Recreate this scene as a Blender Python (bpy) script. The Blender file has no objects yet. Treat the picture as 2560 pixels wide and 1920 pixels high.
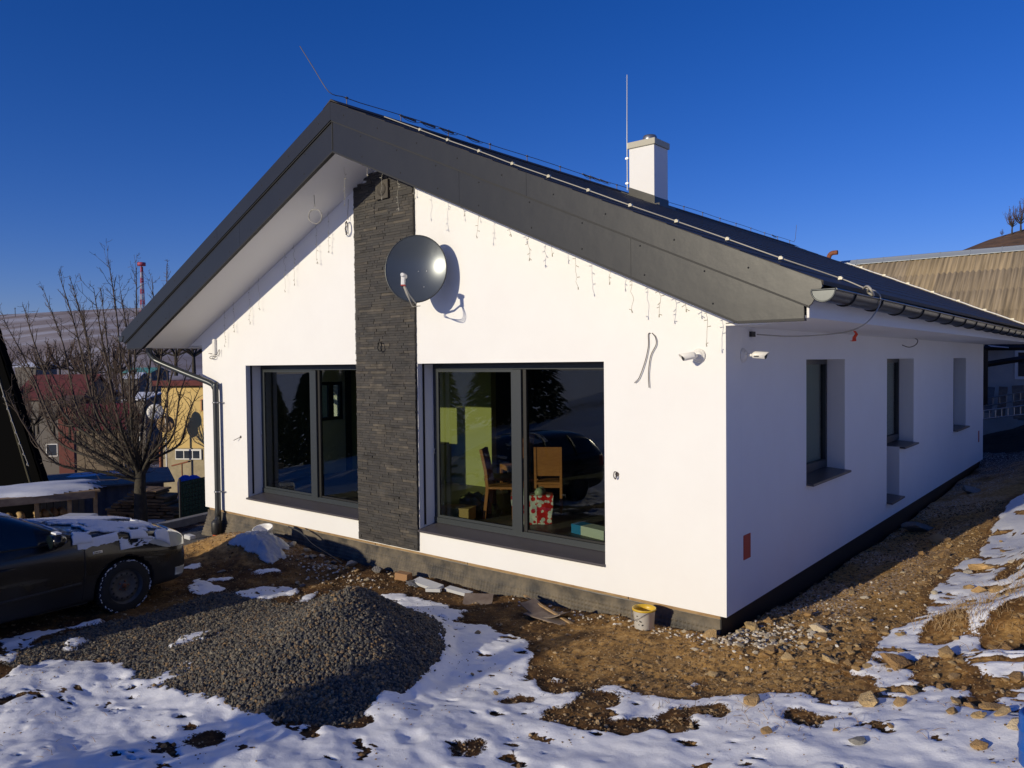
import bpy, bmesh, math, random
import numpy as np
from mathutils import Vector, Matrix
from mathutils.bvhtree import BVHTree
random.seed(7); rng=np.random.default_rng(7)
scene=bpy.context.scene
# ---------------------------------------------------------------- camera
cam_data=bpy.data.cameras.new('camera'); cam=bpy.data.objects.new('camera',cam_data)
scene.collection.objects.link(cam); scene.camera=cam
cam_data.sensor_width=36; cam_data.lens=36*1924.8/2560; cam_data.clip_start=.05; cam_data.clip_end=6000
CR=Vector((.770692,.637121,-.01058)); CU=Vector((-.009168,.02769,.999575)); CF=Vector((-.637142,.770267,-.027182))
CP=Vector((3.2686,-7.3202,2.6))
cam.matrix_world=Matrix(((CR.x,CU.x,-CF.x,CP.x),(CR.y,CU.y,-CF.y,CP.y),(CR.z,CU.z,-CF.z,CP.z),(0,0,0,1)))
def at(px,py,d):
    """point of the place seen at photo pixel (px,py) at depth d metres"""
    v=CP+CF*d+CR*((px-1280)/1924.8*d)-CU*((py-960)/1924.8*d); return (v.x,v.y,v.z)
# ---------------------------------------------------------------- sky and sun
SUN=Vector((.2,1,-.255)).normalized()
el=math.asin(-SUN.z); rot=math.atan2(-SUN.x,-SUN.y)
world=bpy.data.worlds.new('World'); scene.world=world; world.use_nodes=True
wn=world.node_tree; bg=wn.nodes['Background']
sky=wn.nodes.new('ShaderNodeTexSky'); sky.sky_type='NISHITA'; sky.sun_disc=False
sky.sun_elevation=el; sky.sun_rotation=rot%(2*math.pi); sky.air_density=1.0; sky.dust_density=.0; sky.ozone_density=3.0; sky.altitude=400
hs=wn.nodes.new('ShaderNodeHueSaturation'); hs.inputs['Saturation'].default_value=1.16; hs.inputs['Value'].default_value=1
tn=wn.nodes.new('ShaderNodeVectorMath'); tn.operation='MULTIPLY'; tn.inputs[1].default_value=(.63,.645,1.08)
wn.links.new(sky.outputs[0],tn.inputs[0]); wn.links.new(tn.outputs[0],hs.inputs['Color']); wn.links.new(hs.outputs[0],bg.inputs[0]); bg.inputs[1].default_value=.10
sl=bpy.data.lights.new('sun','SUN'); sl.energy=3.6; sl.angle=math.radians(.53); sl.color=(1,.885,.665)
so=bpy.data.objects.new('sun',sl); scene.collection.objects.link(so); so.rotation_euler=SUN.to_track_quat('-Z','Y').to_euler()
scene.view_settings.view_transform='Standard'; scene.view_settings.look='None'; scene.view_settings.gamma=1; scene.view_settings.exposure=0
scene.view_settings.use_curve_mapping=False
scene.cycles.max_bounces=8; scene.cycles.transparent_max_bounces=16
# ---------------------------------------------------------------- helpers
COL=scene.collection
def tag(o,label=None,cat=None,group=None,kind=None):
    if label: o['label']=label
    if cat: o['category']=cat
    if group: o['group']=group
    if kind: o['kind']=kind
    return o
def empty(name,loc=(0,0,0),label=None,cat=None,group=None,rz=0):
    o=bpy.data.objects.new(name,None); COL.objects.link(o); o.location=loc; o.rotation_euler=(0,0,rz); o.empty_display_size=.1
    return tag(o,label,cat,group)
def link(name,me,parent=None,loc=None):
    o=bpy.data.objects.new(name,me); COL.objects.link(o)
    if parent: o.parent=parent
    if loc: o.location=loc
    return o
class MB:
    def __init__(s): s.v=[];s.f=[];s.m=[];s.sm=[]
    def add(s,v,f,m=0,smooth=False):
        b=len(s.v); s.v+= [tuple(p) for p in v]; s.f+=[tuple(i+b for i in g) for g in f]; s.m+=[m]*len(f); s.sm+=[smooth]*len(f); return s
    def box(s,x0,x1,y0,y1,z0,z1,m=0):
        return s.add([(x0,y0,z0),(x1,y0,z0),(x1,y1,z0),(x0,y1,z0),(x0,y0,z1),(x1,y0,z1),(x1,y1,z1),(x0,y1,z1)],
          [(0,3,2,1),(4,5,6,7),(0,1,5,4),(1,2,6,5),(2,3,7,6),(3,0,4,7)],m)
    def obox(s,c,ax,ay,az,m=0):
        c=Vector(c);ax=Vector(ax);ay=Vector(ay);az=Vector(az)
        v=[c+ax*i+ay*j+az*k for k in(-1,1) for j in(-1,1) for i in(-1,1)]
        return s.add(v,[(0,2,3,1),(4,5,7,6),(0,1,5,4),(2,6,7,3),(0,4,6,2),(1,3,7,5)],m)
    def tube(s,pts,r,n=6,m=0,cap=True,smooth=True):
        pts=[Vector(p) for p in pts]; 
        if not hasattr(r,'__len__'): r=[r]*len(pts)
        t0=(pts[1]-pts[0]).normalized(); up=Vector((0,0,1)) if abs(t0.z)<.9 else Vector((1,0,0))
        a=t0.cross(up).normalized(); V=[]
        for i,p in enumerate(pts):
            t=(pts[min(i+1,len(pts)-1)]-pts[max(i-1,0)]).normalized()
            a=(a-t*a.dot(t)); a=a.normalized() if a.length>1e-6 else t.orthogonal().normalized()
            b=t.cross(a)
            for k in range(n):
                w=2*math.pi*k/n; V.append(p+(a*math.cos(w)+b*math.sin(w))*r[i])
        F=[(i*n+k,i*n+(k+1)%n,(i+1)*n+(k+1)%n,(i+1)*n+k) for i in range(len(pts)-1) for k in range(n)]
        s.add(V,F,m,smooth)
        if cap: s.add(V[:n],[tuple(range(n))[::-1]],m); s.add(V[-n:],[tuple(range(n))],m)
        return s
    def lathe(s,c,axis,prof,n=24,m=0,smooth=True):
        c=Vector(c);t=Vector(axis).normalized();a=t.orthogonal().normalized();b=t.cross(a);V=[]
        for (r,h) in prof:
            for k in range(n):
                w=2*math.pi*k/n; V.append(c+t*h+(a*math.cos(w)+b*math.sin(w))*r)
        F=[(i*n+k,i*n+(k+1)%n,(i+1)*n+(k+1)%n,(i+1)*n+k) for i in range(len(prof)-1) for k in range(n)]
        return s.add(V,F,m,smooth)
    def prism(s,poly,f,a,b,m=0):
        """poly: 2-D outline, f(u,v,w) -> point, extruded from w=a to w=b"""
        n=len(poly); V=[f(u,v,a) for u,v in poly]+[f(u,v,b) for u,v in poly]
        return s.add(V,[tuple(range(n))[::-1],tuple(range(n,2*n))]+[(i,(i+1)%n,(i+1)%n+n,i+n) for i in range(n)],m)
    def mesh(s,name,mats,fix=True):
        me=bpy.data.meshes.new(name); me.from_pydata(s.v,[],s.f)
        for mt in (mats if isinstance(mats,(list,tuple)) else [mats]): me.materials.append(mt)
        me.polygons.foreach_set('material_index',s.m); me.polygons.foreach_set('use_smooth',s.sm)
        if fix:
            bm=bmesh.new(); bm.from_mesh(me); bmesh.ops.recalc_face_normals(bm,faces=bm.faces); bm.to_mesh(me); bm.free()
        me.update(); return me
    def build(s,name,mats,parent=None,fix=True): return link(name,s.mesh(name,mats,fix),parent)
def plate(name,outer,holes,f,th,mat,parent=None,d0=0.):
    """flat panel with holes, f(u,v,w) maps to space, thickness th"""
    bm=bmesh.new()
    for lp in [outer]+holes:
        vs=[bm.verts.new((p[0],p[1],0)) for p in lp]
        for i in range(len(vs)): bm.edges.new((vs[i],vs[(i+1)%len(vs)]))
    bmesh.ops.triangle_fill(bm,use_beauty=True,use_dissolve=False,edges=bm.edges[:])
    g=bmesh.ops.extrude_face_region(bm,geom=bm.faces[:]); 
    for v in [e for e in g['geom'] if isinstance(e,bmesh.types.BMVert)]: v.co.z=1
    for v in bm.verts: v.co=Vector(f(v.co.x,v.co.y,d0+v.co.z*th))
    bmesh.ops.recalc_face_normals(bm,faces=bm.faces)
    me=bpy.data.meshes.new(name); bm.to_mesh(me); bm.free(); me.materials.append(mat); return link(name,me,parent)
def bevel_mod(o,w=.004,seg=2):
    b=o.modifiers.new('bevel','BEVEL'); b.width=w; b.segments=seg; b.limit_method='ANGLE'; return o
def copy_tree(o,parent=None):
    c=o.copy(); COL.objects.link(c)
    if parent: c.parent=parent
    for ch in list(o.children): copy_tree(ch,c)
    return c
# ---------------------------------------------------------------- materials
def mat(name,col=(.5,.5,.5),rough=.6,metal=0,spec=.5,noise=None,bump=None,coat=0,col2=None):
    """noise=(scale,contrast 0..1) mixes col with col2; bump=(scale,strength,distance)"""
    m=bpy.data.materials.new(name); m.use_nodes=True; nt=m.node_tree; b=nt.nodes['Principled BSDF']
    b.inputs['Base Color'].default_value=(*col,1); b.inputs['Roughness'].default_value=rough; b.inputs['Metallic'].default_value=metal
    b.inputs['Specular IOR Level'].default_value=spec; b.inputs['Coat Weight'].default_value=coat
    tc=nt.nodes.new('ShaderNodeTexCoord')
    if noise:
        n=nt.nodes.new('ShaderNodeTexNoise'); n.inputs['Scale'].default_value=noise[0]; n.inputs['Detail'].default_value=6; n.inputs['Roughness'].default_value=.65
        mp=nt.nodes.new('ShaderNodeMapping'); mp.inputs['Scale'].default_value=noise[2] if len(noise)>2 else (1,1,1)
        nt.links.new(tc.outputs['Object'],mp.inputs[0]); nt.links.new(mp.outputs[0],n.inputs[0])
        r=nt.nodes.new('ShaderNodeValToRGB'); w=noise[1]; c2=col2 or tuple(c*.6 for c in col)
        r.color_ramp.elements[0].position=.5-.25/w*.5 if w else .3; r.color_ramp.elements[1].position=.5+.25/w*.5
        r.color_ramp.elements[0].color=(*c2,1); r.color_ramp.elements[1].color=(*col,1)
        nt.links.new(n.outputs[0],r.inputs[0]); nt.links.new(r.outputs[0],b.inputs['Base Color'])
    if bump:
        n=nt.nodes.new('ShaderNodeTexNoise'); n.inputs['Scale'].default_value=bump[0]; n.inputs['Detail'].default_value=5
        nt.links.new(tc.outputs['Object'],n.inputs[0]); bp=nt.nodes.new('ShaderNodeBump'); bp.inputs['Strength'].default_value=bump[1]; bp.inputs['Distance'].default_value=bump[2]
        nt.links.new(n.outputs[0],bp.inputs['Height']); nt.links.new(bp.outputs[0],b.inputs['Normal'])
    return m
def island_mat(name,cols,rough=.85,bump=None):
    m=mat(name,cols[0],rough,bump=bump); nt=m.node_tree; g=nt.nodes.new('ShaderNodeNewGeometry'); r=nt.nodes.new('ShaderNodeValToRGB')
    e=r.color_ramp.elements
    while len(e)<len(cols): e.new(.5)
    for i,c in enumerate(cols): e[i].position=i/(len(cols)-1); e[i].color=(*c,1)
    nt.links.new(g.outputs['Random Per Island'],r.inputs[0]); nt.links.new(r.outputs[0],nt.nodes['Principled BSDF'].inputs['Base Color']); return m
def object_mat(name,cols,rough=.85,bump=None,noise=None,stretch=(1,1,1)):
    m=mat(name,cols[0],rough,bump=bump); nt=m.node_tree; g=nt.nodes.new('ShaderNodeObjectInfo'); r=nt.nodes.new('ShaderNodeValToRGB')
    e=r.color_ramp.elements
    while len(e)<len(cols): e.new(.5)
    for i,c in enumerate(cols): e[i].position=i/(len(cols)-1); e[i].color=(*c,1)
    nt.links.new(g.outputs['Random'],r.inputs[0]); out=r.outputs[0]
    if noise:
        n=nt.nodes.new('ShaderNodeTexNoise'); n.inputs['Scale'].default_value=noise[0]; n.inputs['Detail'].default_value=5
        tc=nt.nodes.new('ShaderNodeNewGeometry'); mp=nt.nodes.new('ShaderNodeMapping'); mp.inputs['Scale'].default_value=stretch; nt.links.new(tc.outputs['Position'],mp.inputs[0]); nt.links.new(mp.outputs[0],n.inputs[0])
        mr=nt.nodes.new('ShaderNodeMapRange'); mr.inputs['From Min'].default_value=.3; mr.inputs['From Max'].default_value=.7; mr.inputs['To Min'].default_value=1-noise[1]; mr.inputs['To Max'].default_value=1+noise[1]
        nt.links.new(n.outputs[0],mr.inputs[0]); mx=nt.nodes.new('ShaderNodeVectorMath'); mx.operation='SCALE'
        nt.links.new(out,mx.inputs[0]); nt.links.new(mr.outputs[0],mx.inputs['Scale']); out=mx.outputs[0]
    nt.links.new(out,nt.nodes['Principled BSDF'].inputs['Base Color']); return m
def glass_mat(name,tint=(.76,.80,.75),ior=1.62,rough=0.0):
    m=bpy.data.materials.new(name); m.use_nodes=True; nt=m.node_tree; nt.nodes.remove(nt.nodes['Principled BSDF'])
    o=nt.nodes['Material Output']; t=nt.nodes.new('ShaderNodeBsdfTransparent'); t.inputs[0].default_value=(*tint,1)
    g=nt.nodes.new('ShaderNodeBsdfGlossy'); g.inputs['Roughness'].default_value=rough; f=nt.nodes.new('ShaderNodeFresnel'); ge=nt.nodes.new('ShaderNodeNewGeometry'); mr=nt.nodes.new('ShaderNodeMapRange')
    mr.inputs['To Min'].default_value=ior; mr.inputs['To Max'].default_value=1/ior; nt.links.new(ge.outputs['Backfacing'],mr.inputs[0]); nt.links.new(mr.outputs[0],f.inputs[0])
    mx=nt.nodes.new('ShaderNodeMixShader'); nt.links.new(f.outputs[0],mx.inputs[0]); nt.links.new(t.outputs[0],mx.inputs[1]); nt.links.new(g.outputs[0],mx.inputs[2]); nt.links.new(mx.outputs[0],o.inputs[0]); return m
M={}
M['plaster']=mat('white_plaster',(.82,.815,.80),.9,bump=(260,.35,.002),noise=(1.2,.9),col2=(.80,.79,.775))
M['soffit']=mat('white_soffit',(.80,.79,.77),.75)
M['fascia']=mat('anthracite_sheet',(.016,.0165,.017),.38,spec=.45,noise=(1.3,.8),col2=(.013,.0135,.014),bump=(3.5,.12,.02))
M['roof']=mat('roof_sheet',(.052,.045,.038),.62,spec=.25,noise=(2,.8),col2=(.042,.037,.032))
M['frame']=mat('anthracite_frame',(.030,.036,.040),.42)
M['black']=mat('black_gasket',(.006,.006,.007),.6)
M['metal']=mat('galvanised_metal',(.32,.33,.34),.38,metal=.8)
M['alu']=mat('bare_aluminium',(.6,.6,.6),.35,metal=.9)
M['sill']=mat('dark_granite_sill',(.10,.09,.095),.35,noise=(140,.6),col2=(.05,.045,.05))
M['glass']=glass_mat('window_glass')
M['wood']=mat('raw_pine',(.42,.29,.15),.7,noise=(6,.8,(1,12,1)),col2=(.28,.17,.08))
M['chairwood']=mat('chair_wood',(.50,.20,.06),.5,noise=(8,.7,(1,1,8)),col2=(.36,.14,.045))
M['whiteplastic']=mat('white_plastic',(.78,.77,.74),.4)
M['darkplastic']=mat('dark_plastic',(.02,.02,.022),.5)
M['cablewhite']=mat('pale_cable',(.42,.40,.35),.5)
M['cabledark']=mat('dark_cable',(.12,.10,.09),.5)
M['orange']=mat('orange_pipe',(.62,.10,.03),.5)
M['rust']=mat('rusty_pipe',(.28,.09,.035),.8,noise=(20,.8),col2=(.14,.05,.03))
M['concrete']=mat('concrete',(.28,.27,.25),.9,noise=(6,.8),col2=(.18,.17,.16),bump=(60,.4,.004))
M['snowmat']=mat('snow_cover',(.80,.82,.86),.75,noise=(9,.6),col2=(.70,.72,.77),bump=(40,.4,.01))
# ---------------------------------------------------------------- terrain height
def smooth(a,b,x):
    t=np.clip((x-a)/(b-a),0,1); return t*t*(3-2*t)
def base_height(x,y):
    x=np.asarray(x,float);y=np.asarray(y,float)
    z=np.interp(x,[-1500,-200,-80,-40,-25,-18,-14.5,-12.65,-12.45,-10.5,-9.5,-8,-6,-4.5,-2.5,0,.6,1.3,2.2,4,8,20,60,300,1500],
                  [-16,-14,-9,-5,-3.3,-2.4,-1.9,-1.7,-.60,-.52,-.46,-.36,-.38,-.34,-.27,-.19,-.12,.02,.16,.48,1.3,3.2,6,8,8])
    r=.05*np.maximum(0,-2.6-y); r=np.minimum(r,3.0)
    z=z+r*smooth(-6.5,-1.5,x)
    hb=np.maximum(0,-13-y); z=z+.16*np.minimum(hb,45)*smooth(-60,-20,x)
    z=z+.025*np.clip(y-8,0,30)*smooth(-14,-11,x)
    return z
# outlines of snow, bare and gravel areas on the ground (metres)
SNOW=[[[-5.02,-4.89],[-5.17,-4.77],[-5.22,-4.66],[-5.24,-4.43],[-5.07,-4.25],[-4.81,-4.12],[-4.61,-4.15],[-4.26,-4.06],[-3.73,-4.16],[-3.57,-4.12],[-3.75,-3.72],[-3.47,-3.77],[-3.41,-4.04],[-3.47,-4.16],[-3.26,-4.24],[-3.1,-4.15],[-2.83,-4.09],[-2.66,-4.08],[-2.89,-4.06],[-2.54,-4.05],[-2.25,-4.03],[-2.12,-3.97],[-1.86,-3.94],[-1.63,-3.82],[-1.5,-3.68],[-1.44,-3.48],[-1.57,-3.46],[-1.56,-3.25],[-1.59,-2.95],[-1.66,-2.66],[-1.75,-2.4],[-1.91,-2.17],[-2.2,-1.83],[-2.51,-1.57],[-3.14,-1.25],[-3.59,-1.13],[-4.31,-0.91],[-4.07,-0.8],[-3.6,-0.7],[-3.07,-0.8],[-2.81,-1.04],[-2.55,-1.09],[-3.06,-0.82],[-2.84,-0.75],[-2.85,-0.99],[-2.62,-1.17],[-2.29,-1.06],[-2.03,-1.23],[-1.8,-1.17],[-1.5,-1.33],[-1.33,-1.47],[-1.12,-1.81],[-1.07,-2.03],[-0.93,-1.92],[-0.83,-2.04],[-0.59,-2.14],[-0.51,-2.14],[-0.43,-2.08],[-0.33,-1.95],[-0.39,-1.75],[-0.28,-1.73],[-0.06,-1.8],[0.15,-1.75],[0.35,-1.78],[0.55,-1.63],[0.78,-1.42],[1.04,-1.43],[1.15,-1.32],[1.46,-1.38],[1.64,-1.39],[1.77,-1.3],[1.72,-1.03],[1.67,-0.96],[1.59,-0.86],[1.44,-0.45],[1.47,-0.07],[1.42,0.32],[1.56,0.52],[1.58,1.16],[1.49,2.0],[1.52,2.62],[1.48,3.32],[1.52,3.77],[1.63,3.88],[1.4,8.19],[1.4,9.03],[1.52,9.6],[2.36,13.34],[4.11,3.79],[3.61,-2.97],[3.09,-4.45],[1.93,-5.75],[0.04,-6.81],[-4.4,-6.01]],[[-5.97,-1.96],[-5.83,-1.59],[-5.79,-1.34],[-5.29,-1.37],[-5.19,-1.51],[-5.34,-1.68],[-5.26,-1.89],[-5.57,-1.97]],[[-6.59,-2.06],[-6.43,-1.97],[-6.15,-1.89],[-6.2,-2.28]],[[-6.63,-1.34],[-6.44,-0.98],[-6.21,-0.97],[-6.48,-1.37]],[[-6.74,-1.88],[-6.59,-1.5],[-6.49,-1.6],[-6.65,-1.92]],[[-4.79,-1.9],[-5.06,-1.43],[-5.07,-1.12],[-4.79,-1.58]],[[-4.4,-3.33],[-4.6,-3.14],[-4.46,-3.0],[-4.28,-3.0],[-4.17,-3.22],[-4.1,-3.41]],[[-5.02,-2.42],[-4.97,-2.28],[-4.95,-2.43]],[[-7.19,-1.29],[-7.22,-1.13],[-7.02,-1.32]],[[-7.55,-1.84],[-7.59,-1.56],[-7.38,-1.56],[-7.38,-1.83]],[[-6.88,-2.07],[-6.95,-1.64],[-6.84,-1.97],[-6.19,-1.89],[-6.2,-2.24],[-6.4,-2.34]],[[-6.35,-4.49],[-6.39,-4.23],[-6.32,-3.87],[-6.19,-3.36],[-6.11,-3.45],[-6.21,-3.88],[-6.1,-4.2],[-5.91,-4.45],[-5.91,-4.62]],[[-5.99,-3.99],[-5.92,-3.81],[-5.84,-3.97],[-5.75,-4.0],[-5.63,-3.84],[-5.45,-3.95],[-5.26,-4.13],[-5.44,-4.18]],[[-5.66,-3.38],[-5.67,-3.08],[-5.62,-3.2]],[[-4.43,-3.58],[-4.63,-3.32],[-4.34,-3.01],[-4.11,-3.14],[-4.34,-3.36],[-4.17,-3.66]],[[-6.02,-4.59],[-5.98,-4.42],[-5.86,-4.18],[-5.82,-4.23],[-5.87,-4.45],[-5.45,-4.6],[-5.37,-4.78]],[[-0.85,-1.94],[-0.79,-1.8],[-0.63,-1.8],[-0.64,-1.89]],[[-1.55,-1.19],[-1.58,-1.03],[-1.47,-1.14],[-1.46,-1.26]],[[1.16,-0.61],[1.3,-0.66],[1.54,-0.85],[1.58,-0.81],[1.64,-0.72],[1.52,-0.66],[1.45,-0.72],[1.28,-0.62]],[[1.44,-0.41],[1.49,-0.33],[1.53,-0.42],[1.54,-0.52]],[[0.25,-1.39],[0.23,-1.2],[0.36,-1.24],[0.37,-1.47]],[[-0.69,20.33],[-0.46,22.2],[0.12,22.96],[1.31,21.54],[1.95,12.17],[0.87,15.76],[0.17,17.21],[-0.29,17.53]]]
BARE=[[[1.71,0.03],[1.72,0.55],[1.83,0.75],[1.98,0.61],[2.05,0.42],[2.0,0.1],[1.87,0.03]],[[2.24,-0.09],[2.18,0.5],[2.25,0.62],[2.52,0.78],[2.61,-0.15],[2.41,-0.16],[2.32,-0.21]],[[1.97,-0.22],[2.12,-0.35],[2.2,-0.56],[2.29,-0.6],[2.35,-0.84],[2.3,-0.97],[2.08,-1.06],[1.95,-0.93],[1.92,-0.79],[1.81,-0.76],[1.84,-0.54],[1.88,-0.33]],[[2.21,-1.15],[2.32,-1.09],[2.47,-1.02],[2.5,-1.0],[2.55,-1.27],[2.4,-1.33],[2.25,-1.32]],[[2.31,-0.88],[2.39,-0.83],[2.51,-1.01],[2.43,-1.01]],[[1.14,-1.71],[1.24,-1.53],[1.33,-1.6],[1.46,-1.62],[1.6,-1.67],[1.59,-1.82],[1.53,-1.96],[1.5,-2.07],[1.44,-2.02],[1.31,-1.95]],[[1.52,-0.42],[1.65,-0.35],[1.75,-0.49],[1.77,-0.62],[1.63,-0.66]],[[1.76,-0.25],[1.81,-0.17],[1.86,-0.39],[1.82,-0.44]],[[2.33,-0.37],[2.44,-0.38],[2.46,-0.56],[2.37,-0.52]],[[2.01,-1.17],[2.13,-1.15],[2.13,-1.24],[2.03,-1.26]],[[1.85,-1.18],[1.94,-1.16],[1.96,-1.28],[1.87,-1.29]],[[1.06,-2.09],[1.18,-2.17],[1.12,-2.22]],[[1.75,-1.95],[1.81,-1.9],[1.87,-2.05],[1.86,-2.15]],[[2.38,-1.67],[2.42,-1.7],[2.41,-1.73]],[[1.67,3.17],[1.84,3.32],[1.88,3.04],[1.69,3.04]],[[1.97,2.36],[2.04,2.86],[2.18,3.2],[2.25,2.55],[2.11,2.02]],[[1.82,2.34],[1.92,2.29],[1.96,1.84],[1.88,1.95]],[[-0.27,-2.64],[-0.4,-2.39],[-0.2,-2.36],[-0.28,-2.22],[-0.21,-2.18],[0.04,-2.34],[-0.01,-2.42],[0.13,-2.58],[0.01,-2.6],[-0.13,-2.51]],[[0.18,-2.5],[0.2,-2.4],[0.32,-2.42],[0.26,-2.23],[0.42,-2.27],[0.41,-2.4],[0.32,-2.52]],[[-0.51,-3.42],[-0.49,-3.28],[-0.37,-3.25],[-0.33,-3.35],[-0.42,-3.42]],[[-0.82,-2.63],[-0.85,-2.4],[-0.74,-2.24],[-0.72,-2.32],[-0.8,-2.53]],[[-0.49,-3.03],[-0.47,-2.86],[-0.34,-2.84],[-0.45,-2.9]],[[-0.41,-2.67],[-0.42,-2.58],[-0.35,-2.62]],[[-0.32,-2.1],[-0.25,-1.96],[0.01,-2.02],[-0.01,-2.07]],[[0.53,-1.81],[0.74,-1.78],[0.83,-1.97],[0.65,-1.94]],[[0.44,-2.0],[0.45,-1.87],[0.54,-1.95],[0.54,-2.08]],[[0.45,-2.28],[0.58,-2.12],[0.69,-2.24],[0.67,-2.34],[0.53,-2.32]],[[-0.71,-2.27],[-0.64,-2.27],[-0.65,-2.33]],[[-0.49,-3.56],[-0.47,-3.51],[-0.36,-3.58]],[[-4.22,-5.18],[-4.35,-5.05],[-4.4,-4.91],[-4.27,-4.97],[-4.19,-5.13]],[[-3.22,-5.04],[-3.28,-4.99],[-3.23,-4.94],[-3.19,-5.0]],[[-3.74,-4.79],[-3.76,-4.7],[-3.69,-4.76]],[[-2.14,-4.54],[-2.15,-4.44],[-2.15,-4.27],[-1.98,-4.47]],[[-2.09,-4.86],[-2.24,-4.7],[-2.24,-4.62],[-2.13,-4.72]],[[-2.58,-5.35],[-2.55,-5.28],[-2.49,-5.3],[-2.51,-5.38]],[[-3.52,-4.98],[-3.54,-4.9],[-3.5,-4.95]],[[-3.71,-5.15],[-3.68,-5.07],[-3.64,-5.14]],[[-2.25,-4.03],[-2.29,-3.86],[-2.09,-3.9],[-2.16,-4.0]],[[-1.51,-3.71],[-1.48,-3.49],[-1.37,-3.42],[-1.39,-3.59]],[[-1.48,-3.02],[-1.33,-2.88],[-1.4,-2.98]]]
GRAVEL=[[[-5.5,-4.69],[-5.8,-4.47],[-5.88,-4.23],[-6.03,-3.9],[-6.11,-3.54],[-6.08,-3.2],[-6.07,-2.71],[-6.2,-2.28],[-6.01,-1.85],[-4.79,-1.9],[-4.8,-1.32],[-4.86,-0.87],[-4.52,-0.87],[-3.07,-1.32],[-2.2,-1.83],[-1.78,-2.34],[-1.66,-2.66],[-1.56,-3.25],[-1.54,-3.47],[-1.5,-3.68],[-1.91,-3.91],[-2.28,-4.02],[-2.89,-4.06],[-2.85,-4.07],[-3.11,-4.15],[-3.28,-4.23],[-3.55,-4.13],[-3.73,-4.16],[-4.26,-4.06],[-4.63,-4.07],[-5.04,-4.27],[-5.19,-4.67]],[[-10.47,-0.49],[-10.85,-0.02],[-11.0,0.47],[-10.08,0.06],[-9.05,-0.74],[-8.82,-1.19]]]
# ---------------------------------------------------------------- value noise
def _h(i,j,s):
    n=(i*374761393+j*668265263+s*974711)&0xffffffff; n=((n^(n>>13))*1274126177)&0xffffffff
    return ((n^(n>>16))&0xffff)/65535.0
def vnoise(x,y,s=0):
    xi=np.floor(x).astype(np.int64);yi=np.floor(y).astype(np.int64);fx=x-xi;fy=y-yi
    fx=fx*fx*(3-2*fx);fy=fy*fy*(3-2*fy)
    a=_h(xi,yi,s);b=_h(xi+1,yi,s);c=_h(xi,yi+1,s);d=_h(xi+1,yi+1,s)
    return (a*(1-fx)+b*fx)*(1-fy)+(c*(1-fx)+d*fx)*fy
def fbm(x,y,o=4,s=0,g=.55):
    t=0;a=1;n=0
    for k in range(o): t=t+a*(vnoise(x*2**k+7.3*k,y*2**k-3.1*k,s+k)-.5); n+=a; a*=g
    return t/n*2
# ---------------------------------------------------------------- area rasters
RX0,RX1,RY0,RY1,RC=-11.,5.2,-7.4,15.,.03
_rx=np.arange(RX0,RX1,RC);_ry=np.arange(RY0,RY1,RC);GX,GY=np.meshgrid(_rx,_ry)
def raster(polys,jit=.05):
    X=GX+jit*fbm(GX*5,GY*5,3,5);Y=GY+jit*fbm(GX*5,GY*5,3,9)
    R=np.zeros(GX.shape,bool)
    for p in polys:
        ins=np.zeros(GX.shape,bool);n=len(p)
        for i in range(n):
            x1,y1=p[i];x2,y2=p[(i+1)%n]
            if y1==y2: continue
            c=((y1>Y)!=(y2>Y)); ins^= c&(X<(x2-x1)*(Y-y1)/(y2-y1)+x1)
        R|=ins
    return R
def blur(a,k):
    w=np.ones(2*k+1)/(2*k+1)
    for _ in range(2):
        a=np.apply_along_axis(lambda r:np.convolve(np.pad(r,k,'edge'),w,'valid'),0,a); a=np.apply_along_axis(lambda r:np.convolve(np.pad(r,k,'edge'),w,'valid'),1,a)
    return a
def sample(R,x,y):
    u=np.clip((x-RX0)/RC,0,len(_rx)-1.001);v=np.clip((y-RY0)/RC,0,len(_ry)-1.001);i=u.astype(int);j=v.astype(int);fu=u-i;fv=v-j
    return (R[j,i]*(1-fu)+R[j,i+1]*fu)*(1-fv)+(R[j+1,i]*(1-fu)+R[j+1,i+1]*fu)*fv
_s=raster(SNOW); _outside=((GX>4.4)|(GY<-6.3)|((GX<-5.6)&(GY<-4.9)))
BR=blur(raster(BARE,.03).astype(float),2)>np.where(GX<1.1,.14,.50)
SN=blur((((_s|_outside)&~BR)).astype(float),1)
SNW=blur((((_s|_outside)&~BR)).astype(float),4)
GR=blur(raster(GRAVEL,.08).astype(float),3)
# ---------------------------------------------------------------- gravel pile
PC=(-2.78,-2.52)
def pile(x,y):
    dx=x-PC[0];dy=y-PC[1];r=np.hypot(dx,dy);a=np.degrees(np.arctan2(dy,dx))%360
    R=np.interp(a,[0,45,90,135,180,225,270,300,330,360],[1.2,1.02,1.25,1.9,2.5,2.3,1.8,1.75,1.5,1.2])
    p=np.interp(a,[0,90,150,180,225,270,360],[1.0,1.1,1.7,1.9,1.6,1.1,1.0])
    t=np.clip(1-np.sqrt(r*r+.012)/R,0,1)
    return .70*t**p*(1+.10*fbm(x*2.2,y*2.2,3,31))
MOUND=(-7.45,-.72)
def extra(x,y):
    z=pile(x,y)
    # sandy snow covered mound at the wall, bank mounds on the right
    for (cx,cy,h,rx,ry) in ((-7.5,-.62,.30,1.0,.55),(-8.6,-.5,.10,.8,.6),(2.05,.55,.16,.45,.35),(2.75,.9,.30,.6,.5),(2.6,-.4,.14,.6,.35),(2.6,3.2,.30,.5,1.2),(3.3,2.0,.35,.8,1.0),(.25,-.35,.05,.5,.3)):
        z=z+h*np.exp(-((x-cx)/rx)**2-((y-cy)/ry)**2)
    return z
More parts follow.
